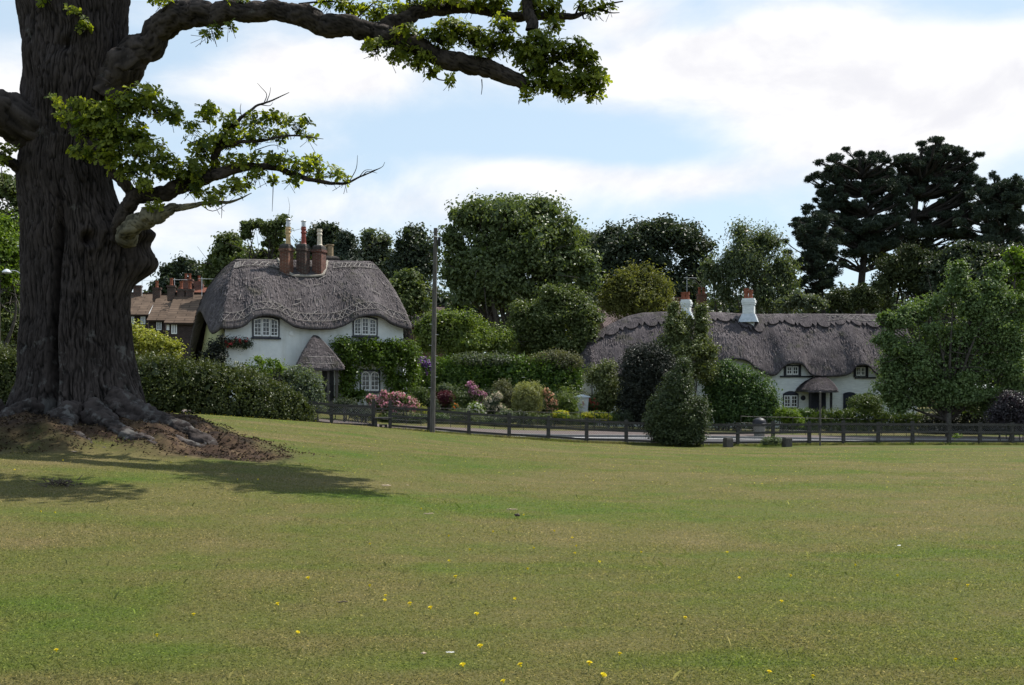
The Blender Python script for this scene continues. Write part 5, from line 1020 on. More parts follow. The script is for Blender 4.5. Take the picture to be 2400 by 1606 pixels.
bush('smoke_bush', 'purplish dark bush under the right side of the maple', 'shrub', [(2370, 950, 36, 34), (2400, 970, 30, 40), (2340, 975, 25, 25)], 61.5, .12, 'purple_bush', 'shrubs before the long cottage')
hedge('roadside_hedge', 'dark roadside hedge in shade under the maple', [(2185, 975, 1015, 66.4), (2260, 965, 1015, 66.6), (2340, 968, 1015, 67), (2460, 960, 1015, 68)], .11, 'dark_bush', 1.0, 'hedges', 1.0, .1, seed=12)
bush('laurel_sapling', 'lime leaf low plant at the foot of the thick fence post', 'plant', [(2243, 1022, 7, 5, 55.4)], 55.4, .08, 'bright_green', None, sticks=False, core=.2)
bush('bramble', 'weedy clump round a short marker post', 'plant', [(1812, 1033, 18, 10), (1795, 1036, 10, 7)], 51.7, .07, 'blue_green', None, sticks=False)
# ---------------------------------------------------------------- left hedges
hedge('field_hedge', 'large untrimmed hedge in front of the tall cottage', [(250, 835, 960, 45.2), (330, 838, 965, 45.4), (430, 846, 972, 46), (530, 858, 980, 46.6), (610, 880, 985, 47), (670, 905, 989, 47.4), (712, 935, 992, 47.7), (738, 962, 993, 48)], .10, 'hedge', 1.1, 'hedges', 2.2, .10, seed=3, extra_tuft=.15, wobble=.34)
hedge('field_hedge', 'untrimmed hedge left of the oak trunk', [(-180, 800, 962, 45), (-60, 805, 962, 45), (10, 820, 962, 45.2), (80, 825, 962, 45.4)], .10, 'hedge', 1.0, 'hedges', 2.2, .12, seed=4, extra_tuft=.15, wobble=.34)
bush('golden_bush', 'glossy golden yellow bush beside the oak trunk below the terrace', 'shrub', [(330, 800, 45, 32), (375, 810, 40, 26), (410, 822, 18, 20), (300, 800, 40, 45)], 52.5, .13, 'golden', 'shrubs beside the tall cottage', core=1.)
bush('buddleia_bush', 'pale grey green bush left of the thatched porch', 'shrub', [(705, 895, 34, 36), (670, 885, 30, 24), (735, 905, 24, 30), (720, 930, 40, 30), (745, 935, 16, 30), (640, 880, 30, 18)], 56.4, .12, 'blue_green', 'shrubs beside the tall cottage', core=.5, dens=.9)
bush('hazel_sapling', 'thin lime sapling showing above the big hedge against the white wall', 'shrub', [(605, 846, 18, 8), (635, 850, 22, 9), (652, 862, 14, 10), (610, 868, 36, 12), (575, 868, 18, 8)], 55, .12, 'bright_green', 'shrubs beside the tall cottage', core=.05, dens=.55)
def yw(px, py, off): x, z = C1.pix(px, py, off); return C1(V(x, off, 0))[1]
bl = [(852, 808, 40, 14), (815, 830, 26, 34), (905, 812, 46, 16), (950, 830, 34, 34), (965, 870, 22, 40), (940, 900, 24, 30), (820, 880, 22, 38), (806, 915, 16, 25), (870, 842, 46, 22), (915, 860, 20, 50), (838, 925, 20, 16), (925, 930, 30, 16), (800, 805, 20, 12)]
bush('wall_creeper', 'thick green creeper covering the right of the tall cottage wall', 'climber', [(a, b, c, d, yw(a, b, -.45), .42) for a, b, c, d in bl], 62, .15, 'creeper', None, core=.7, sticks=False, dens=1.0)
bush('climbing_rose', 'dark climbing rose with red blooms at the corner of the tall cottage', 'climber', [(a, b, c, d, yw(a, b, -.3), .25) for a, b, c, d in [(550, 802, 20, 9), (575, 806, 14, 10), (532, 806, 12, 6)]], 60, .1, 'dark_oak', None, core=.4, sticks=False, extra=[('red_bloom', 6, .10, 0)])
bush('climbing_shrub', 'dark climbing shrub on the cream gable wall', 'climber', [(505, 815, 20, 18, 59.6, .4), (515, 840, 16, 22, 59.4, .4), (490, 835, 16, 18, 59.8, .4), (520, 795, 10, 10, 59.4, .3)], 59.6, .12, 'dark_bush', None, core=.5, sticks=False)
# ---------------------------------------------------------------- the flower garden
gf = 'flowering plants in the roadside garden'
bush('rose_bush', 'large pink rose bush left of the tall pole', 'rose bush', [(945, 945, 26, 18), (920, 955, 24, 18), (960, 950, 18, 16), (930, 930, 18, 10)], 60.3, .09, 'mid_green', gf, extra=[('pink', 42, .10, 0)])
bush('rose_bush', 'smaller pink rose bush right of the garden gate', 'rose bush', [(878, 945, 16, 14), (895, 950, 16, 14), (870, 935, 12, 8), (900, 925, 8, 10)], 60, .09, 'mid_green', gf, extra=[('pink', 26, .095, 0)])
bush('rose_bush', 'tall mauve pink rose bush in the middle of the flower garden', 'rose bush', [(1110, 918, 12, 14), (1125, 930, 14, 14), (1103, 905, 7, 9), (1118, 950, 18, 18)], 64, .09, 'mid_green', gf, extra=[('mauve', 30, .10, 0)])
bush('hydrangea_bush', 'pale cream pink flowering shrub beside the tall mauve roses', 'flowering shrub', [(1150, 945, 18, 16), (1165, 930, 12, 10), (1140, 955, 18, 12), (1170, 960, 16, 12), (1185, 968, 14, 10)], 63.6, .08, 'blue_green', gf, extra=[('cream_bloom', 40, .08, 0)])
bush('daisy_clump', 'white flowered clump low in the flower garden', 'flowers', [(1112, 955, 16, 10), (1120, 968, 18, 10), (1100, 965, 12, 8)], 62.6, .08, 'bright_green', gf, extra=[('white_bloom', 30, .07, 0)], sticks=False)
bush('barberry_bush', 'round maroon leaved bush just right of the tall pole', 'shrub', [(1042, 930, 17, 14), (1035, 938, 14, 12), (1052, 936, 12, 12)], 64.2, .08, 'maroon', 'shrubs in the garden')
bush('elder_bush', 'pale green shrub behind the maroon bush', 'shrub', [(1038, 908, 17, 9), (1050, 914, 12, 8)], 65, .1, 'blue_green', 'shrubs in the garden')
bush('iris_clump', 'spiky green clump right of the maroon bush', 'plant', [(1075, 935, 12, 14), (1090, 942, 16, 12)], 63.8, .17, 'box', gf, aspect=.15, flat=2, core=.3, sticks=False)
bush('box_ball', 'round green bush between creeper and tall pole', 'shrub', [(985, 925, 16, 16), (995, 930, 10, 14)], 62.5, .09, 'box', 'shrubs in the garden')
bush('santolina_bush', 'grey green rounded bush left of the variegated ball', 'shrub', [(1178, 915, 22, 24), (1185, 940, 20, 22), (1200, 935, 14, 20)], 64.6, .085, 'santolina', 'shrubs in the garden', core=1.2)
bush('variegated_bush', 'large round cream variegated bush in front of the clipped hedge', 'shrub', [(1240, 922, 34, 28), (1240, 945, 34, 24), (1215, 940, 14, 22)], 63.2, .085, 'variegated', 'shrubs in the garden', core=1.2)
bush('rose_bush', 'peach rose bush right of the variegated ball', 'rose bush', [(1288, 935, 11, 15), (1298, 950, 10, 12), (1280, 920, 6, 8), (1292, 965, 10, 8)], 63, .08, 'mid_green', gf, extra=[('peach', 22, .09, 0)])
bush('daylily_clump', 'strappy yellow green clump left of the white hive box', 'plant', [(1330, 945, 20, 16), (1345, 955, 14, 14), (1318, 950, 10, 10)], 63.4, .22, 'privet', gf, aspect=.14, flat=2, core=.3, sticks=False)
bush('lupin_clump', 'red flower spikes right of the white hive box', 'flowers', [(1388, 945, 10, 10), (1395, 950, 8, 8)], 64.5, .09, 'mid_green', gf, extra=[('red_bloom', 22, .07, 0)], sticks=False)
bush('sedum_clump', 'bright yellow flower mound left below the white hive box', 'flowers', [(1315, 972, 18, 9), (1308, 975, 10, 7)], 62, .075, 'bright_green', gf, extra=[('yellow_bloom', 60, .06, 0)], sticks=False)
bush('sedum_clump', 'bright yellow flower mound right below the white hive box', 'flowers', [(1400, 974, 24, 9), (1420, 978, 14, 7), (1375, 974, 12, 6)], 62, .075, 'bright_green', gf, extra=[('yellow_bloom', 60, .06, 0)], sticks=False)
bush('poppy_plant', 'single orange poppy plant behind the railing', 'flowers', [(1068, 956, 6, 9)], 61.6, .07, 'mid_green', gf, extra=[('orange_bloom', 5, .07, 0)], sticks=False)
bush('shade_bush', 'dark low bush added for the hedge shadow beside the garden gate', 'shrub', [(806, 950, 26, 14), (840, 965, 26, 14), (780, 955, 14, 12), (860, 968, 16, 10)], 58.6, .1, 'dark_oak', 'shrubs beside the tall cottage')  # bush added where only hedge shadow lies; its dark leaves stand for it
k = 0
for px, D, mat, rx, ry, py in [(905, 59.6, 'box', 20, 10, 978), (935, 59.8, 'dark_oak', 16, 9, 982), (968, 60, 'box', 24, 11, 982), (985, 61, 'golden', 13, 11, 962), (1000, 60.6, 'dark_oak', 18, 11, 985), (1030, 60.6, 'laurel', 18, 12, 980), (1065, 61, 'mid_green', 20, 14, 978), (1085, 61, 'blue_green', 18, 13, 972), (1110, 61.2, 'mid_green', 22, 12, 985), (1150, 61.4, 'box', 22, 12, 986), (1185, 61.6, 'blue_green', 20, 13, 975), (1212, 61.8, 'dark_oak', 24, 16, 978), (1245, 62, 'mid_green', 22, 12, 982), (1275, 62, 'box', 18, 12, 984), (1340, 62.4, 'mid_green', 22, 10, 985), (1375, 62.4, 'laurel', 20, 9, 988), (1430, 62.6, 'box', 24, 12, 984), (1460, 62.6, 'dark_oak', 20, 16, 978), (1010, 62.8, 'dark_oak', 16, 22, 950), (1090, 64.4, 'mid_green', 18, 14, 955), (1260, 64.6, 'dark_oak', 18, 22, 955), (1310, 65, 'dark_oak', 22, 26, 945), (1400, 65.8, 'dark_oak', 30, 26, 950), (1360, 66.2, 'dark_oak', 26, 24, 940), (1145, 65.6, 'dark_oak', 22, 18, 930), (1215, 65.8, 'dark_oak', 24, 24, 930), (1075, 65.8, 'dark_oak', 30, 18, 930)]:
    w = {'box': 'green', 'dark_oak': 'dark green', 'golden': 'golden', 'laurel': 'bright green', 'mid_green': 'mid green', 'blue_green': 'pale green'}[mat]
    ref = min([(945, 'the pink roses'), (1013, 'the tall pole'), (1045, 'the maroon bush'), (1115, 'the mauve roses'), (1180, 'the grey rounded bush'), (1240, 'the variegated ball'), (1290, 'the peach roses'), (1364, 'the white hive box'), (1480, 'the black yew')], key=lambda q: abs(q[0]-px))
    pos = ('edging' if D < 62.7 else 'filling the back of')+' the garden '+(('just left of ' if px < ref[0]-5 else 'just right of ' if px > ref[0]+5 else 'below '))+ref[1]
    bush('border_plant', 'low '+w+' plant '+pos.replace('filling the back of the garden', 'at the garden back').replace('edging the garden', 'at the garden edge'), 'plant', [(px, py, rx, ry), (px+rx*.6, py+2, rx*.6, ry*.7)], D, .085, mat, 'leafy border plants', sticks=False)
# ================================================================ the old oak
def barkmat(name, base):
    m, nt, out = newmat(name); v = coords(nt); at = nt.nodes.new('ShaderNodeAttribute'); at.attribute_name = 'tint'
    big = nz(nt, v, .8, 3); fine = nz(nt, coords(nt, (1, 1, .28)), 24, 5, .7); lich = nz(nt, v, 2.6, 6, .65)
    c = ramp(nt, math_(nt, 'ADD', math_(nt, 'MULTIPLY', at.outputs['Fac'], .7), math_(nt, 'MULTIPLY', fine, .35)), [(.22, [x*.15 for x in base]), (.5, base), (.85, [x*2.4 for x in base])])
    c = mixc(nt, 1, c, ramp(nt, big, [(.3, .7), (.7, 1.25)]), 'MULTIPLY')
    sp_ = nt.nodes.new('ShaderNodeSeparateXYZ'); tcn = nt.nodes.new('ShaderNodeTexCoord'); nt.links.new(tcn.outputs['Object'], sp_.inputs[0])
    lowz = nt.nodes.new('ShaderNodeMapRange'); lowz.inputs[1].default_value = 2.2; lowz.inputs[2].default_value = .0; nt.links.new(sp_.outputs[2], lowz.inputs[0])
    lm_ = ramp(nt, math_(nt, 'ADD', lich, math_(nt, 'MULTIPLY', lowz.outputs[0], .13)), [(.645, 0.), (.74, .6)])
    c = mixc(nt, lm_, c, (.15, .145, .14)); principled(nt, out, c, .9, bump(nt, fine, .7, .02), .15); return m
M['oakbark'] = barkmat('oak_bark', (.025, .020, .019)); M['limbbark'] = barkmat('oak_limb_bark', (.032, .026, .024)); M['lichenbark'] = barkmat('lichen_bark', (.105, .095, .070))
DO = 24.2; oc = P(165, YH, DO); OC = V(oc[0], DO); oz = g1(OC[0], OC[1])
oak = thing('oak_tree', (OC[0], OC[1], oz), 'huge old oak with burl, spreading roots and low leafy limbs on the lawn', 'tree')
L_ = [(-260, 10), (-120, 22), (0, 38), (60, 58), (120, 62), (230, 58), (290, 56), (400, 50), (500, 60), (600, 60), (700, 55), (800, 49), (900, 37), (950, 22), (985, 4), (1015, -30), (1060, -60)]
R_ = [(-260, 305), (-120, 300), (0, 300), (100, 294), (200, 288), (300, 274), (400, 262), (450, 266), (500, 280), (600, 284), (650, 287), (700, 292), (750, 299), (800, 302), (850, 308), (900, 320), (950, 337), (985, 352), (1015, 380), (1060, 400)]
ny, na = 430, 640; ys = np.linspace(-260, 1060, ny); l = np.interp(ys, *zip(*L_)); rr = np.interp(ys, *zip(*R_))
def smooth(a, k=9): return np.convolve(np.pad(a, k//2, 'edge'), np.ones(k)/k, 'valid')
l, rr = smooth(l), smooth(rr); s_ = DO/F; cx = ((l+rr)/2-1200)*s_; rad = (rr-l)/2*s_; zz = CH-(ys-YH)*s_
th = np.linspace(0, 2*PI, na, endpoint=False); TH, Z = np.meshgrid(th, zz); RA = rad[:, None]*np.ones_like(TH)
cth, sth = np.cos(TH), np.sin(TH)
def bumpat(a0, z0, wa, wz, amp):
    d = (TH-a0+PI) % (2*PI)-PI; return amp*np.exp(-(d/wa)**2-((Z-z0)/wz)**2)
zpx = lambda py: CH-(py-YH)*s_
low_ = np.exp(-(Z-zz.min())/1.1)
RA = RA*(1+.055*np.cos(3*TH+.6+Z*.12)*1+.035*np.cos(5*TH+1.9-Z*.2)+.05*low_*np.cos(7*TH+.4)+.05*low_*np.cos(4*TH+2))
pn = np.stack([cth*1.1, sth*1.1, Z*.5], -1); RA = RA+.10*fbm(pn*1.3+5, 3)
front = -PI/2
seam = (-.22+.05*np.sin(Z*1.3)+(Z-2.5)*.035)+front+.15
d = (TH-seam+PI) % (2*PI)-PI; RA = RA-.42*np.exp(-(d/.07)**2)*sstep(6.3, 4.6, Z)*sstep(.3, 1.4, Z)+.10*np.exp(-((d-.35)/.3)**2)*sstep(6.5, 4, Z)
RA = RA+bumpat(-.12, zpx(548), .40, .26, .62)+bumpat(-.02, zpx(610), .46, .38, .66)+bumpat(.0, zpx(640), .4, .2, .14)+bumpat(-.6, zpx(560), .5, .55, .20)+bumpat(-.3, zpx(660), .45, .5, .16)
RA = RA-bumpat(-.98, zpx(573), .10, .12, .55)+bumpat(-.98, zpx(573), .22, .27, .10)
RA = RA+bumpat(front-.1, zpx(205), .45, .8, .18)-bumpat(front+.15, zpx(140), .12, .12, .2)+bumpat(front+.5, zpx(260), .3, .6, .10)+bumpat(PI-.15, zpx(60), .4, .35, .14)
# bark: long plates between furrows
arc = TH*1.2; w1 = fbm(np.stack([cth*5, sth*5, Z*1.6], -1), 3); w2 = noise(np.stack([cth*22+w1*1.3, sth*22+w1, Z*2.0], -1)); w3 = noise(np.stack([cth*42+w1*2, sth*42, Z*4.2+w1], -1)); w4 = fbm(np.stack([cth*22, sth*22, Z*9], -1), 3)
bk = np.clip(np.minimum(np.abs(w2)*4.2, 1)*1.0+np.minimum(np.abs(w3)*3.5, 1)*.55-.85+w4*.22+w1*.15, -.9, 1); RA = RA+.042*bk
RA = RA*.935; X = cx[:, None]+.07+RA*cth; Y = DO+RA*sth
mb = MB(); mb.grid(np.stack([X, Y, Z], -1), cv=True, tint=np.clip(.42+.5*bk, 0, 1)); trunk = obj('trunk', mb, M['oakbark'], oak, smooth=True, tint=True)
def limb(name, pts, rads, parent=oak, n=30, rough=.16, mat='limbbark', seed=1):
    """pts: (px,py,D) ; bark-ridged limb"""
    p = spline(np.array([P(*q) for q in pts]), max(12, len(pts)*22)); m = len(p); r_ = np.interp(np.linspace(0, 1, m), np.linspace(0, 1, len(rads)), rads)*.9
    p = p+np.stack([fbm(np.stack([np.arange(m)*.115+seed*9, np.full(m, k*3.1), np.zeros(m)], -1), 2) for k in range(3)], -1)*(r_*.35)[:, None]
    t = nrm(np.gradient(p, axis=0)); u = nrm(np.cross(t[0], V(.1, .95, .2))); U = []
    for k in range(m): u = nrm(u-t[k]*np.dot(u, t[k])); U.append(u)
    U = np.array(U); W = np.cross(t, U); a = np.arange(n)/n*2*PI; D_ = np.cos(a)[None, :, None]*U[:, None]+np.sin(a)[None, :, None]*W[:, None]
    g = p[:, None]+D_*r_[:, None, None]; bk_ = fbm(g*4.5+seed, 4); ca = np.stack([np.cos(a)[None]*5.5+bk_, np.sin(a)[None]*5.5+bk_, np.arange(m)[:, None]*.16+0*bk_], -1); k2 = np.minimum(np.abs(noise(ca))*4, 1)*1.2+np.minimum(np.abs(noise(ca*2.1+4))*3.5, 1)*.6-1.1
    g = g+D_*((bk_*rough+k2*.10)*r_[:, None])[..., None]; mb = MB(); mb.grid(g, cv=True, tint=np.clip(.45+.4*k2+.2*bk_, 0, 1)); b = mb.n
    mb.ng.append([b-n+i for i in range(n)]); return obj(name, mb, M[mat], parent, smooth=True, tint=True), p
LP = {}
def LB(key, *a, **k): o, p = limb('limb', *a, **k); LP[key] = p; return o
LB('main', [(235, 230, 24.0), (290, 160, 23.8), (345, 95, 23.6), (420, 45, 23.4), (560, 27, 23.1), (700, 40, 22.9), (835, 70, 22.7), (960, 108, 22.6), (1080, 148, 22.6), (1150, 166, 22.6), (1215, 188, 22.6), (1238, 204, 22.6)], [.50, .40, .32, .29, .225, .215, .25, .225, .205, .205, .2, .12], seed=2, n=48)
LB('second', [(880, 75, 22.8), (939, 48, 22.9), (1007, 25, 23.1), (1075, 18, 23.3), (1143, 28, 23.4), (1195, 37, 23.4), (1280, 38, 23.5), (1345, 38, 23.5), (1385, 25, 23.5), (1432, 8, 23.5), (1460, 3, 23.5)], [.17, .17, .15, .13, .13, .12, .11, .10, .06, .03, .012], seed=3)
LB('upright', [(1246, 72, 22.8), (1240, 30, 22.9), (1228, -20, 23), (1200, -90, 23.2)], [.14, .12, .11, .10], seed=4)
LB('left', [(115, 330, 24.2), (60, 285, 23.8), (0, 268, 23.2), (-80, 235, 22.6), (-200, 150, 22)], [.66, .54, .43, .36, .28], seed=5, n=44)
LB('leftlow', [(80, 420, 24.0), (40, 390, 23.6), (5, 370, 23.2), (-50, 350, 22.8)], [.22, .13, .10, .07], seed=6)
LB('low', [(270, 560, 23.6), (289, 520, 23.1), (303, 485, 22.9), (316, 462, 22.8), (344, 459, 22.8), (432, 436, 22.7), (497, 410, 22.6), (597, 390, 22.5), (650, 396, 22.5), (727, 420, 22.5), (800, 431, 22.5), (850, 412, 22.5), (893, 393, 22.5)], [.22, .18, .16, .16, .17, .15, .12, .085, .07, .055, .04, .02, .008], seed=7)
LB('lowup', [(318, 464, 22.8), (292, 432, 22.7), (264, 402, 22.6), (250, 360, 22.5), (262, 310, 22.4), (300, 270, 22.4), (350, 250, 22.4)], [.13, .11, .10, .07, .055, .04, .015], seed=8)
LB('fork', [(500, 408, 22.6), (505, 365, 22.5), (510, 344, 22.4), (540, 305, 22.4), (566, 275, 22.4), (600, 250, 22.4), (618, 243, 22.4), (645, 232, 22.4), (678, 217, 22.4)], [.10, .085, .075, .055, .045, .03, .025, .015, .006], seed=9, n=14)
LB('forkright', [(508, 350, 22.4), (560, 335, 22.3), (620, 328, 22.3), (690, 318, 22.3), (758, 326, 22.3)], [.05, .04, .03, .02, .006], seed=10, n=12)
LB('broken', [(290, 560, 23.3), (312, 532, 22.9), (345, 513, 22.8), (378, 500, 22.7), (400, 489, 22.7), (418, 487, 22.7), (452, 482, 22.7), (497, 476, 22.6), (545, 472, 22.6), (590, 453, 22.6)], [.23, .20, .185, .18, .13, .065, .05, .04, .025, .008], seed=11, mat='lichenbark')
LB('crown1', [(120, -60, 24.2), (20, -200, 24), (-60, -420, 24.6)], [.7, .5, .3], seed=12); LB('crown2', [(220, -60, 24.2), (330, -220, 25.4), (480, -420, 27)], [.7, .5, .3], seed=13); LB('crown3', [(180, -150, 24.6), (220, -330, 26.5), (260, -520, 28.5)], [.6, .45, .3], seed=14)
# dead twigs
mb = MB(); r = np.random.default_rng(3)
def twig(pts, r0, r1, D=22.45): mb.tube(spline(np.array([P(x, y, D) for x, y in pts]), len(pts)*3), np.linspace(r0, r1, len(pts)*3), 5)
for q in [[(618, 243), (625, 222), (612, 205), (603, 195)], [(612, 246), (632, 248), (640, 240)], [(625, 238), (632, 220), (634, 205)], [(566, 275), (563, 255), (565, 243)], [(640, 426), (640, 445), (638, 496)], [(850, 412), (862, 402), (884, 406)], [(820, 424), (835, 395), (838, 364)], [(840, 418), (855, 400), (872, 398)], [(870, 402), (895, 392), (902, 380)], [(520, 476), (520, 495), (519, 512)], [(470, 480), (500, 495), (545, 470)], [(600, 352), (640, 340), (668, 350)], [(560, 290), (548, 268), (540, 260)]]: twig(q, .011, .004)
for q in [[(1129, 186), (1130, 205), (1128, 222)]]: twig(q, .012, .006, 22.6)
for q in [[(1365, 30), (1368, 44), (1376, 42)], [(1400, 20), (1430, 30), (1452, 30)], [(1348, 36), (1360, 8), (1370, -10)], [(700, 10), (760, 4), (830, 8)], [(820, 60), (860, 20), (900, -10)], [(1040, 20), (1060, -5), (1075, -20)], [(1010, 165), (1025, 185), (1050, 190)]]: twig(q, .025, .008, 22.9)
dt = tag(obj('dead_twigs', mb, M['limbbark'], oak), 'bare dead twigs at the limb ends', kind='stuff')
# roots over the mound
def root(pts, rads, seed):
    pts = [(ox+(x-ox)*1.05, oy+(y-oy)*1.22, dz) for x, y, dz in pts]; p = np.array([[x, y, float(gz(np.array([x]), np.array([y]))[0])+dz*.62-.10] for x, y, dz in pts]); q = spline(p, len(pts)*22); m = len(q); r_ = np.interp(np.linspace(0, 1, m), np.linspace(0, 1, len(rads)), rads); n = 40
    t = nrm(np.gradient(q, axis=0)); side = nrm(np.cross(t, V(0, 0, 1))); up_ = np.cross(side, t); a = np.arange(n)/n*2*PI
    D_ = np.cos(a)[None, :, None]*side[:, None]+np.sin(a)[None, :, None]*up_[:, None]*.8; r_ = r_*.9; g = q[:, None]+D_*r_[:, None, None]; bk_ = fbm(g*3.0+seed, 5); ca = np.stack([np.cos(a)[None]*4.5+bk_*.8, np.sin(a)[None]*4.5+bk_*.8, np.arange(m)[:, None]*.10+seed+0*bk_], -1); k2 = np.minimum(np.abs(noise(ca))*4, 1)*1.2+np.minimum(np.abs(noise(ca*2.3))*3.5, 1)*.5-1.1
    g = g+D_*((bk_*.30+k2*.17)*r_[:, None])[..., None]; mb = MB(); mb.grid(g, cv=True, tint=np.clip(.55+.35*k2+.3*bk_, 0, 1)); obj('root', mb, M['oakbark'], oak, smooth=True, tint=True)
ox, oy = OC
root([(ox+1.0, oy-.5, .75), (ox+1.75, oy-.7, .28), (ox+2.45, oy-.95, .16), (ox+3.1, oy-1.3, .12), (ox+3.7, oy-1.7, .02), (ox+4.4, oy-2.1, -.12)], [.50, .42, .33, .24, .17, .08], 1)
root([(ox+.9, oy-.9, .4), (ox+1.5, oy-1.6, .10), (ox+2.2, oy-2.05, .06), (ox+3.0, oy-2.25, .03), (ox+3.7, oy-2.45, -.1)], [.42, .30, .22, .17, .07], 2)
root([(ox+.5, oy-1.2, .35), (ox+.7, oy-1.9, .08), (ox+1.3, oy-2.4, .03), (ox+1.9, oy-2.7, -.02), (ox+2.3, oy-2.9, -.12)], [.42, .27, .18, .13, .06], 3)
root([(ox-.2, oy-1.2, .35), (ox-.5, oy-1.9, .05), (ox-.3, oy-2.4, .0), (ox-.1, oy-2.8, -.1)], [.42, .24, .15, .06], 4)
root([(ox-1.0, oy-.9, .4), (ox-1.7, oy-1.5, .05), (ox-2.5, oy-1.9, -.02), (ox-3.2, oy-2.0, -.12)], [.42, .26, .17, .07], 5)
root([(ox+1.9, oy-1.5, .05), (ox+2.9, oy-1.7, .05), (ox+3.9, oy-1.75, .02), (ox+4.6, oy-1.8, .0), (ox+5.3, oy-2.0, -.12)], [.16, .20, .15, .13, .05], 6)
# leaves: rosettes of lobed leaves on short twigs
LM['oak'] = leafmat('oak_leaf', (.050, .080, .014), (.235, .270, .042), .55, .5, (1.8, 1.75, .45), .25)
def rosettes(mb, tw, blobs, D, per_m2=60, size=.115, r=np.random.default_rng(11)):
    outl = np.array([(0, 0), (.14, .10), (.34, .13), (.42, .27), (.60, .20), (.74, .34), (.88, .20), (1.0, 0)])
    for b in blobs:
        px, py, rx, ry = b[:4]; d = D+(b[4] if len(b) > 4 else 0); rx, ry = rx*1.12, ry*1.18; c = P(px, py, d); R3 = V(rx*d/F, max(.28, .9*(rx+ry)/2*d/F), ry*d/F)
        n = max(5, int(per_m2*PI*R3[0]*R3[2]*(1+R3[1])*.85)); q = c+nrm(r.normal(size=(n, 3)))*R3*(r.uniform(0, 1, (n, 1))**.4)*r.uniform(.9, 1.2, (n, 1))
        for k in range(n):
            ax = nrm(nrm(q[k]-c)*.7+V(0, -.1, .55)+r.normal(size=3)*.35); u = nrm(np.cross(ax, V(.3, .5, .8))); w = np.cross(ax, u); m = r.integers(5, 9); ti = r.uniform(0, .75)
            back = q[k]-ax*r.uniform(.15, .35)+nrm(c-q[k])*.1; tw.tube([back, q[k]], [.006, .004], 3, cap=False)
            for j in range(m):
                a = j/m*2*PI+r.uniform(-.3, .3); el = r.uniform(.0, .55); dirv = nrm((math.cos(a)*u+math.sin(a)*w)*math.cos(el)+ax*math.sin(el)); L = size*r.uniform(.7, 1.25)
                sd = nrm(np.cross(ax, dirv)+r.normal(size=3)*.25); nn = np.cross(dirv, sd); o_ = q[k]+dirv*.01; x = outl[:, 0:1]*L*dirv-nn*(outl[:, 0:1]**2)*L*.25
                yl = outl[:, 1:2]*L*sd; fold = nn*outl[:, 1:2]*L*.3; v = np.concatenate([o_+x, o_+x+yl+fold, o_+x-yl+fold])
                qs = []
                for i in range(7): qs += [[i, i+1, 9+i, 8+i], [i, 16+i, 17+i, i+1]]
                LEAFV.append(v); LEAFQ.append(qs); LEAFT.append(np.clip(ti+r.uniform(-.1, .3), 0, 1))
def leafpart(name, blobs, D, per=60, size=.115, seed=11):
    global LEAFV, LEAFQ, LEAFT
    LEAFV, LEAFQ, LEAFT = [], [], []; tw = MB(); rosettes(None, tw, blobs, D, per, size, np.random.default_rng(seed)); n = len(LEAFV); v = np.array(LEAFV).reshape(-1, 3)
    qb = np.array(LEAFQ[0]); q = (qb[None]+24*np.arange(n)[:, None, None]).reshape(-1, 4); mb = MB(); mb.add(v, q, tint=np.repeat(LEAFT, 24)); f = obj(name, mb, LM['oak'], oak, tint=True)
    tag(sub('twigs', tw, M['limbbark'], f), kind='stuff'); return f
leafpart('foliage', [(300, 240, 50, 26), (365, 250, 42, 22), (230, 265, 46, 22), (405, 272, 26, 16), (180, 245, 22, 12), (215, 300, 44, 24), (290, 305, 54, 28), (250, 350, 38, 28), (330, 345, 54, 28), (300, 395, 42, 22), (380, 385, 42, 24), (335, 430, 26, 12), (190, 360, 24, 14), (160, 275, 24, 10), (340, 215, 30, 14), (135, 240, 14, 8)], 22.3, 150, .112, seed=1)
leafpart('foliage', [(490, 268, 28, 16), (540, 290, 30, 20), (520, 330, 42, 22), (608, 282, 30, 16), (655, 275, 26, 14), (700, 290, 26, 16), (718, 318, 14, 9), (595, 318, 40, 16), (470, 340, 36, 22), (455, 300, 18, 12), (650, 315, 26, 11), (500, 252, 12, 8)], 22.35, 120, .112, seed=2)
leafpart('foliage', [(560, 378, 54, 15), (640, 368, 40, 16), (700, 388, 44, 14), (755, 400, 36, 13), (800, 418, 28, 9), (690, 428, 18, 8), (450, 440, 36, 12), (510, 452, 40, 12), (560, 432, 36, 12), (600, 410, 28, 12), (360, 476, 16, 10), (430, 410, 46, 16), (460, 385, 46, 22), (640, 420, 8, 8), (740, 375, 14, 7), (500, 475, 16, 7)], 22.45, 125, .112, seed=3)
leafpart('foliage', [(880, 108, 22, 15), (930, 124, 32, 17), (985, 140, 36, 19), (1012, 164, 16, 9), (1056, 190, 7, 4), (950, 82, 36, 16), (1030, 88, 46, 20), (1100, 86, 40, 20), (1150, 100, 40, 20), (1180, 62, 28, 18), (1060, 62, 36, 13), (1220, 110, 40, 26), (1268, 92, 28, 20), (1290, 130, 42, 28), (1340, 118, 34, 22), (1375, 140, 26, 30), (1398, 180, 24, 24), (1358, 185, 36, 26), (1310, 188, 42, 25), (1262, 192, 30, 18), (1230, 218, 18, 9), (1390, 215, 22, 14), (1245, 150, 36, 22), (1135, 128, 26, 9), (1330, 215, 26, 12), (860, 100, 10, 8)], 22.5, 190, .112, seed=4)
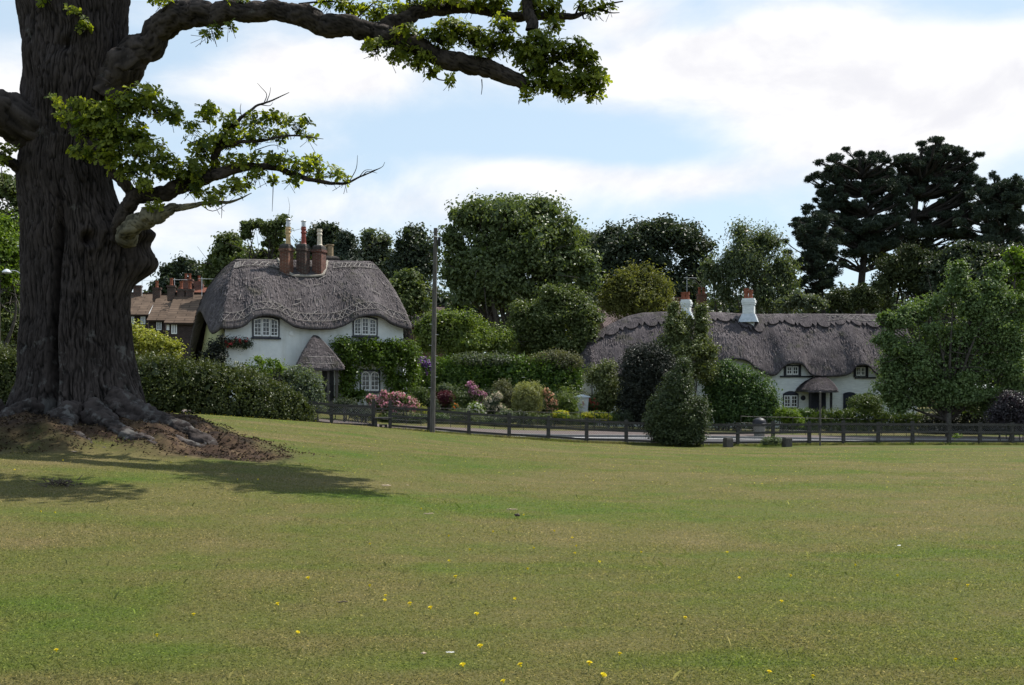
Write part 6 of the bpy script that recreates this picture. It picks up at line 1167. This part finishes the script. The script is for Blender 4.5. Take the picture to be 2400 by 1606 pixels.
leafpart('foliage', [(820, 12, 34, 12), (880, 24, 36, 15), (940, 18, 36, 13), (1000, 6, 46, 10), (1080, 2, 54, 12), (1160, 8, 46, 18), (1250, 12, 28, 18), (1300, 55, 20, 14), (1290, 18, 22, 18), (1370, 14, 22, 8), (1425, 10, 16, 8), (560, 6, 26, 9), (500, 72, 15, 10), (480, 84, 8, 5), (535, 60, 8, 4), (370, -2, 26, 7), (870, 50, 18, 8), (770, 2, 30, 8), (195, 58, 16, 10), (12, 345, 16, 9), (5, 372, 12, 8), (172, 25, 8, 5), (100, 2, 18, 6), (1400, 26, 20, 6)], 23.0, 160, .112, seed=5)
rc_ = np.random.default_rng(8); cb = []
for k in range(46):  # oak crown out of view, shaped to keep the trunk in shade
    u = nrm(rc_.normal(size=3)); p = V(-2.5, 30.2, 17.6)+u*V(4.6, 2.6, 3.0)*rc_.uniform(.35, 1); cb.append((p, V(1.7, 1.7, 1.0)*rc_.uniform(.7, 1.15)))
for p in [(-2.9, 20.5, 10.9), (-2.1, 19.8, 10.7), (-1.2, 20.3, 10.9), (-.6, 19.7, 10.7), (-3.8, 20.9, 11), (2.0, 25.0, 12.0), (1.6, 24.4, 11.9), (2.2, 23.9, 11.8), (2.5, 23.2, 11.5), (2.8, 22.6, 11.3), (3.1, 21.7, 11.1), (2.3, 22.9, 11.4), (-6, 26, 15), (-9, 27, 17), (-7, 28, 17)]: cb.append((V(*p), V(1.05, .75, .6)))  # unseen clumps added so their shadows fall in patches on the lawn
obj('unseen_shade_crown', foliage_mb(cb, .24, .95, .6, 14, .7, core=.5, r=rc_), LM['oak'], oak, tint=True)
# ================================================================ small things on the grass
M['petal'] = simple('dandelion_petal', (.70, .56, .012), (.82, .70, .03), 30, .7); M['stemg'] = simple('flower_stem', (.10, .14, .04), (.16, .2, .06), 30, .7)
def ray(px, py, iters=30):                       # where a sight line meets the lawn
    D = 10.
    for _ in range(iters):
        z = g1((px-1200)/F*D, D); D = .5*D+.5*np.clip((CH-z)*F/(py-YH), 4, 60)
    return V((px-1200)/F*D, D, g1((px-1200)/F*D, D))
def dandelion_head(rot, open_):
    mb = MB()
    for lay, (n, R, h) in enumerate(((14, .021, .0), (12, .016, .004), (9, .010, .007))):
        for k in range(n):
            a = k/n*2*PI+lay*.2; c, s = math.cos(a), math.sin(a); w = .0042; up_ = h+.005+(1-open_)*.01
            mb.add([[c*.002, s*.002, h], [c*R*.7-s*w, s*R*.7+c*w, up_], [c*R, s*R, up_+.001], [c*R*.7+s*w, s*R*.7-c*w, up_]], [[0, 1, 2, 3]])
    mb.lathe((0, 0, -.006), [(.002, -.006), (.007, 0), (.006, .006)], 8); return mb
heads = []
def dandelion(px, py, label, sc=1.):
    p = ray(px, py+5); h = .055*sc; t = thing('dandelion', p, label, 'flower', 'yellow dandelions on the lawn')
    r = np.random.default_rng(int(px*31+py)); t.rotation_euler = (r.uniform(-.5, .1), r.uniform(-.3, .3), r.uniform(0, 6)); t.scale = (sc*1.02,)*3
    if not heads:
        o = obj('flower_head', dandelion_head(0, .7), M['petal']); o.location = (0, 0, .055); o.parent = t; heads.append(o)
        mb = MB(); mb.tube([[0, 0, -.02], [.003, .002, .02], [0, 0, .05]], .0022, 5); s = obj('stem', mb, M['stemg']); s.parent = t; heads.append(s)
    else:
        for q in heads: c = q.copy(); COL.objects.link(c); c.parent = t
big = [(1070, 1362, 'dandelion standing alone above the middle of the nearest lawn'), (965, 1427, 'left dandelion of the close pair in the middle foreground'), (1013, 1436, 'right dandelion of the close pair in the middle foreground'), (1118, 1451, 'dandelion just right of the close pair in the middle foreground'), (658, 1426, 'dandelion left of the thin dark stick in the foreground'),
       (1128, 1529, 'dandelion above the white feather in the near foreground'), (1407, 1596, 'dandelion at the very bottom edge of the photograph'), (1228, 1575, 'dandelion low in the foreground, right of the white feather'), (1088, 1574, 'dandelion below the pale wood chip in the near foreground'), (1380, 1572, 'dandelion just above the bottom edge one'), (726, 1365, 'dandelion alone in the greener grass left of centre')]
for a in big: dandelion(a[0], a[1], a[2], 1.0)
for px, py in [(695, 1490), (868, 1380), (1056, 1320), (1155, 1251), (1300, 1249), (1350, 1302), (1353, 1285), (1849, 1356), (2105, 1356), (1734, 1361), (1405, 1321), (1830, 1418), (1450, 1545), (370, 1500), (1100, 1294), (1052, 1261), (1340, 1265), (2240, 1560), (1800, 1588), (135, 1536), (100, 1202), (134, 1204), (305, 1083), (400, 1085), (604, 1125), (557, 1125), (34, 1103), (150, 1080), (1605, 1458), (455, 1450), (1904, 1600), (1240, 1340), (2270, 1380), (1500, 1300), (1705, 1300), (1230, 1210), (990, 1195), (2000, 1330), (870, 1280), (1210, 1410), (1250, 1290), (905, 1405), (900, 1415), (1185, 1610)]:
    dandelion(px, py, 'small scattered yellow dandelion among the grass', .8)
rb = np.random.default_rng(77); mb = MB(); n = 0
for k in range(1500):                            # distant buttercups, no bigger than a pixel
    x = rb.uniform(-16, 24); y = rb.uniform(20, 49)
    if fs(x, y)[1] > -.3 or rb.uniform() > .35+.65*(y > 38): continue
    z = g1(x, y) if False else float(gz0(np.array([x]), np.array([y]))[0])+.06; s_b = rb.uniform(.012, .024); a = rb.uniform(0, PI); c, s = math.cos(a)*s_b, math.sin(a)*s_b
    mb.add([[x-c, y-s, z], [x+s, y-c, z+.006], [x+c, y+s, z], [x-s, y+c, z+.006]], [[0, 1, 2, 3]])
tag(obj('buttercups', mb, M['petal']), 'tiny far yellow flowers strewn through the grass', 'flowers', kind='stuff')
M['deadwood'] = simple('dead_wood', (.045, .032, .026), (.11, .085, .068), 30, .85); M['palewood'] = simple('pale_wood', (.36, .26, .18), (.55, .43, .32), 30, .75); M['feather'] = simple('white_feather', (.6, .6, .58), (.78, .78, .76), 30, .7)
def stick(name, px, py, lenpx, ang, rpx, mat, label, cat, curve=.1, flat=1.):
    p = ray(px, py); s_ = p[1]/F; L = lenpx*s_; r_ = rpx*s_; a = math.radians(ang); d = V(math.cos(a), math.sin(a)*.9, 0); r = np.random.default_rng(int(px)); k = np.linspace(-.5, .5, 7)
    pts = [p+d*L*q+V(-d[1], d[0], 0)*L*curve*(q*q*2-.2)+V(0, 0, r_*.5+.028+.012*r.uniform()) for q in k]; mb = MB(); mb.tube(pts, r_*np.array([.35, .8, 1, .9, 1.05, .7, .25])*r.uniform(.8, 1.2, 7), 7)
    if flat < 1: mb.v[0][:, 2] = p[2]+.03+(mb.v[0][:, 2]-p[2]-.03)*flat
    tag(obj(name, mb, M[mat]), label, cat)
stick('dead_stick', 1212, 1215, 20, -50, 3.6, 'deadwood', 'dark chunk of stick on the grass right of centre', 'stick')
stick('bark_chip', 905, 1143, 24, -8, 2.6, 'palewood', 'pale brown bark chip at the tip of the oak shadow', 'bark chip', flat=.6)
stick('bark_chip', 955, 1142, 10, -60, 1.5, 'palewood', 'small pale chip right of the chip at the shadow tip', 'bark chip', flat=.6)
stick('bark_chip', 174, 1063, 20, -30, 2.6, 'palewood', 'pale split wood chip on the grass below the oak roots', 'bark chip', flat=.5)
stick('pale_twig', 1005, 1211, 26, 5, 1.3, 'palewood', 'thin pale twig lying left of the dark chunk of stick', 'twig', .25)
stick('pale_twig', 1200, 1200, 26, 2, 1.5, 'palewood', 'pale twig just above the dark chunk of stick', 'twig', .2)
stick('dead_stick', 803, 1421, 28, 25, 1.4, 'deadwood', 'thin dark stick in the dull green foreground patch', 'stick', .2)
stick('wood_chip', 993, 1544, 16, -35, 4.2, 'palewood', 'pinkish pale wood chip near the bottom of the photograph', 'wood chip', flat=.6)
stick('feather', 1055, 1540, 20, 6, 3.2, 'feather', 'small white feather near the bottom of the photograph', 'feather', flat=.3)
stick('feather', 2107, 1286, 8, 6, 3.2, 'feather', 'white speck of feather on the right of the lawn', 'feather', flat=.4)
p = ray(145, 1140); mb = MB(); r = np.random.default_rng(9)
for k in range(60): q = p+r.normal(size=3)*V(.12, .06, .03)+V(0, 0, .04); e = q+r.normal(size=3)*V(.09, .06, .05); mb.tube([q, (q+e)/2+r.normal(size=3)*.02, e], [.008, .006, .003], 4)
tag(obj('twig_clump', mb, M['deadwood']), 'small dark clump of dead leafy twigs in the oak shade', 'twigs')
# ================================================================ far wood closing the view
def wood():
    r = np.random.default_rng(31); wb = []
    for px in np.arange(-700, 3200, 42):
        D = r.uniform(140, 170); top = 690+r.uniform(-22, 22)
        if 250 < px < 380: top = 722
        for k in range(3):
            y = top+40+k*75; wb.append((P(px+r.uniform(-20, 20), y, D), V(38, 55, 44)*D/F*r.uniform(.8, 1.2)))
    m = foliage_mb(wb, .75, .8, 1.6, 12, .7, core=.9, r=r); o = obj('woodland', m, LM['dark_oak'], tint=True); tag(o, 'dark far wood seen in the gaps between trees and houses', 'wood', kind='stuff')
wood()
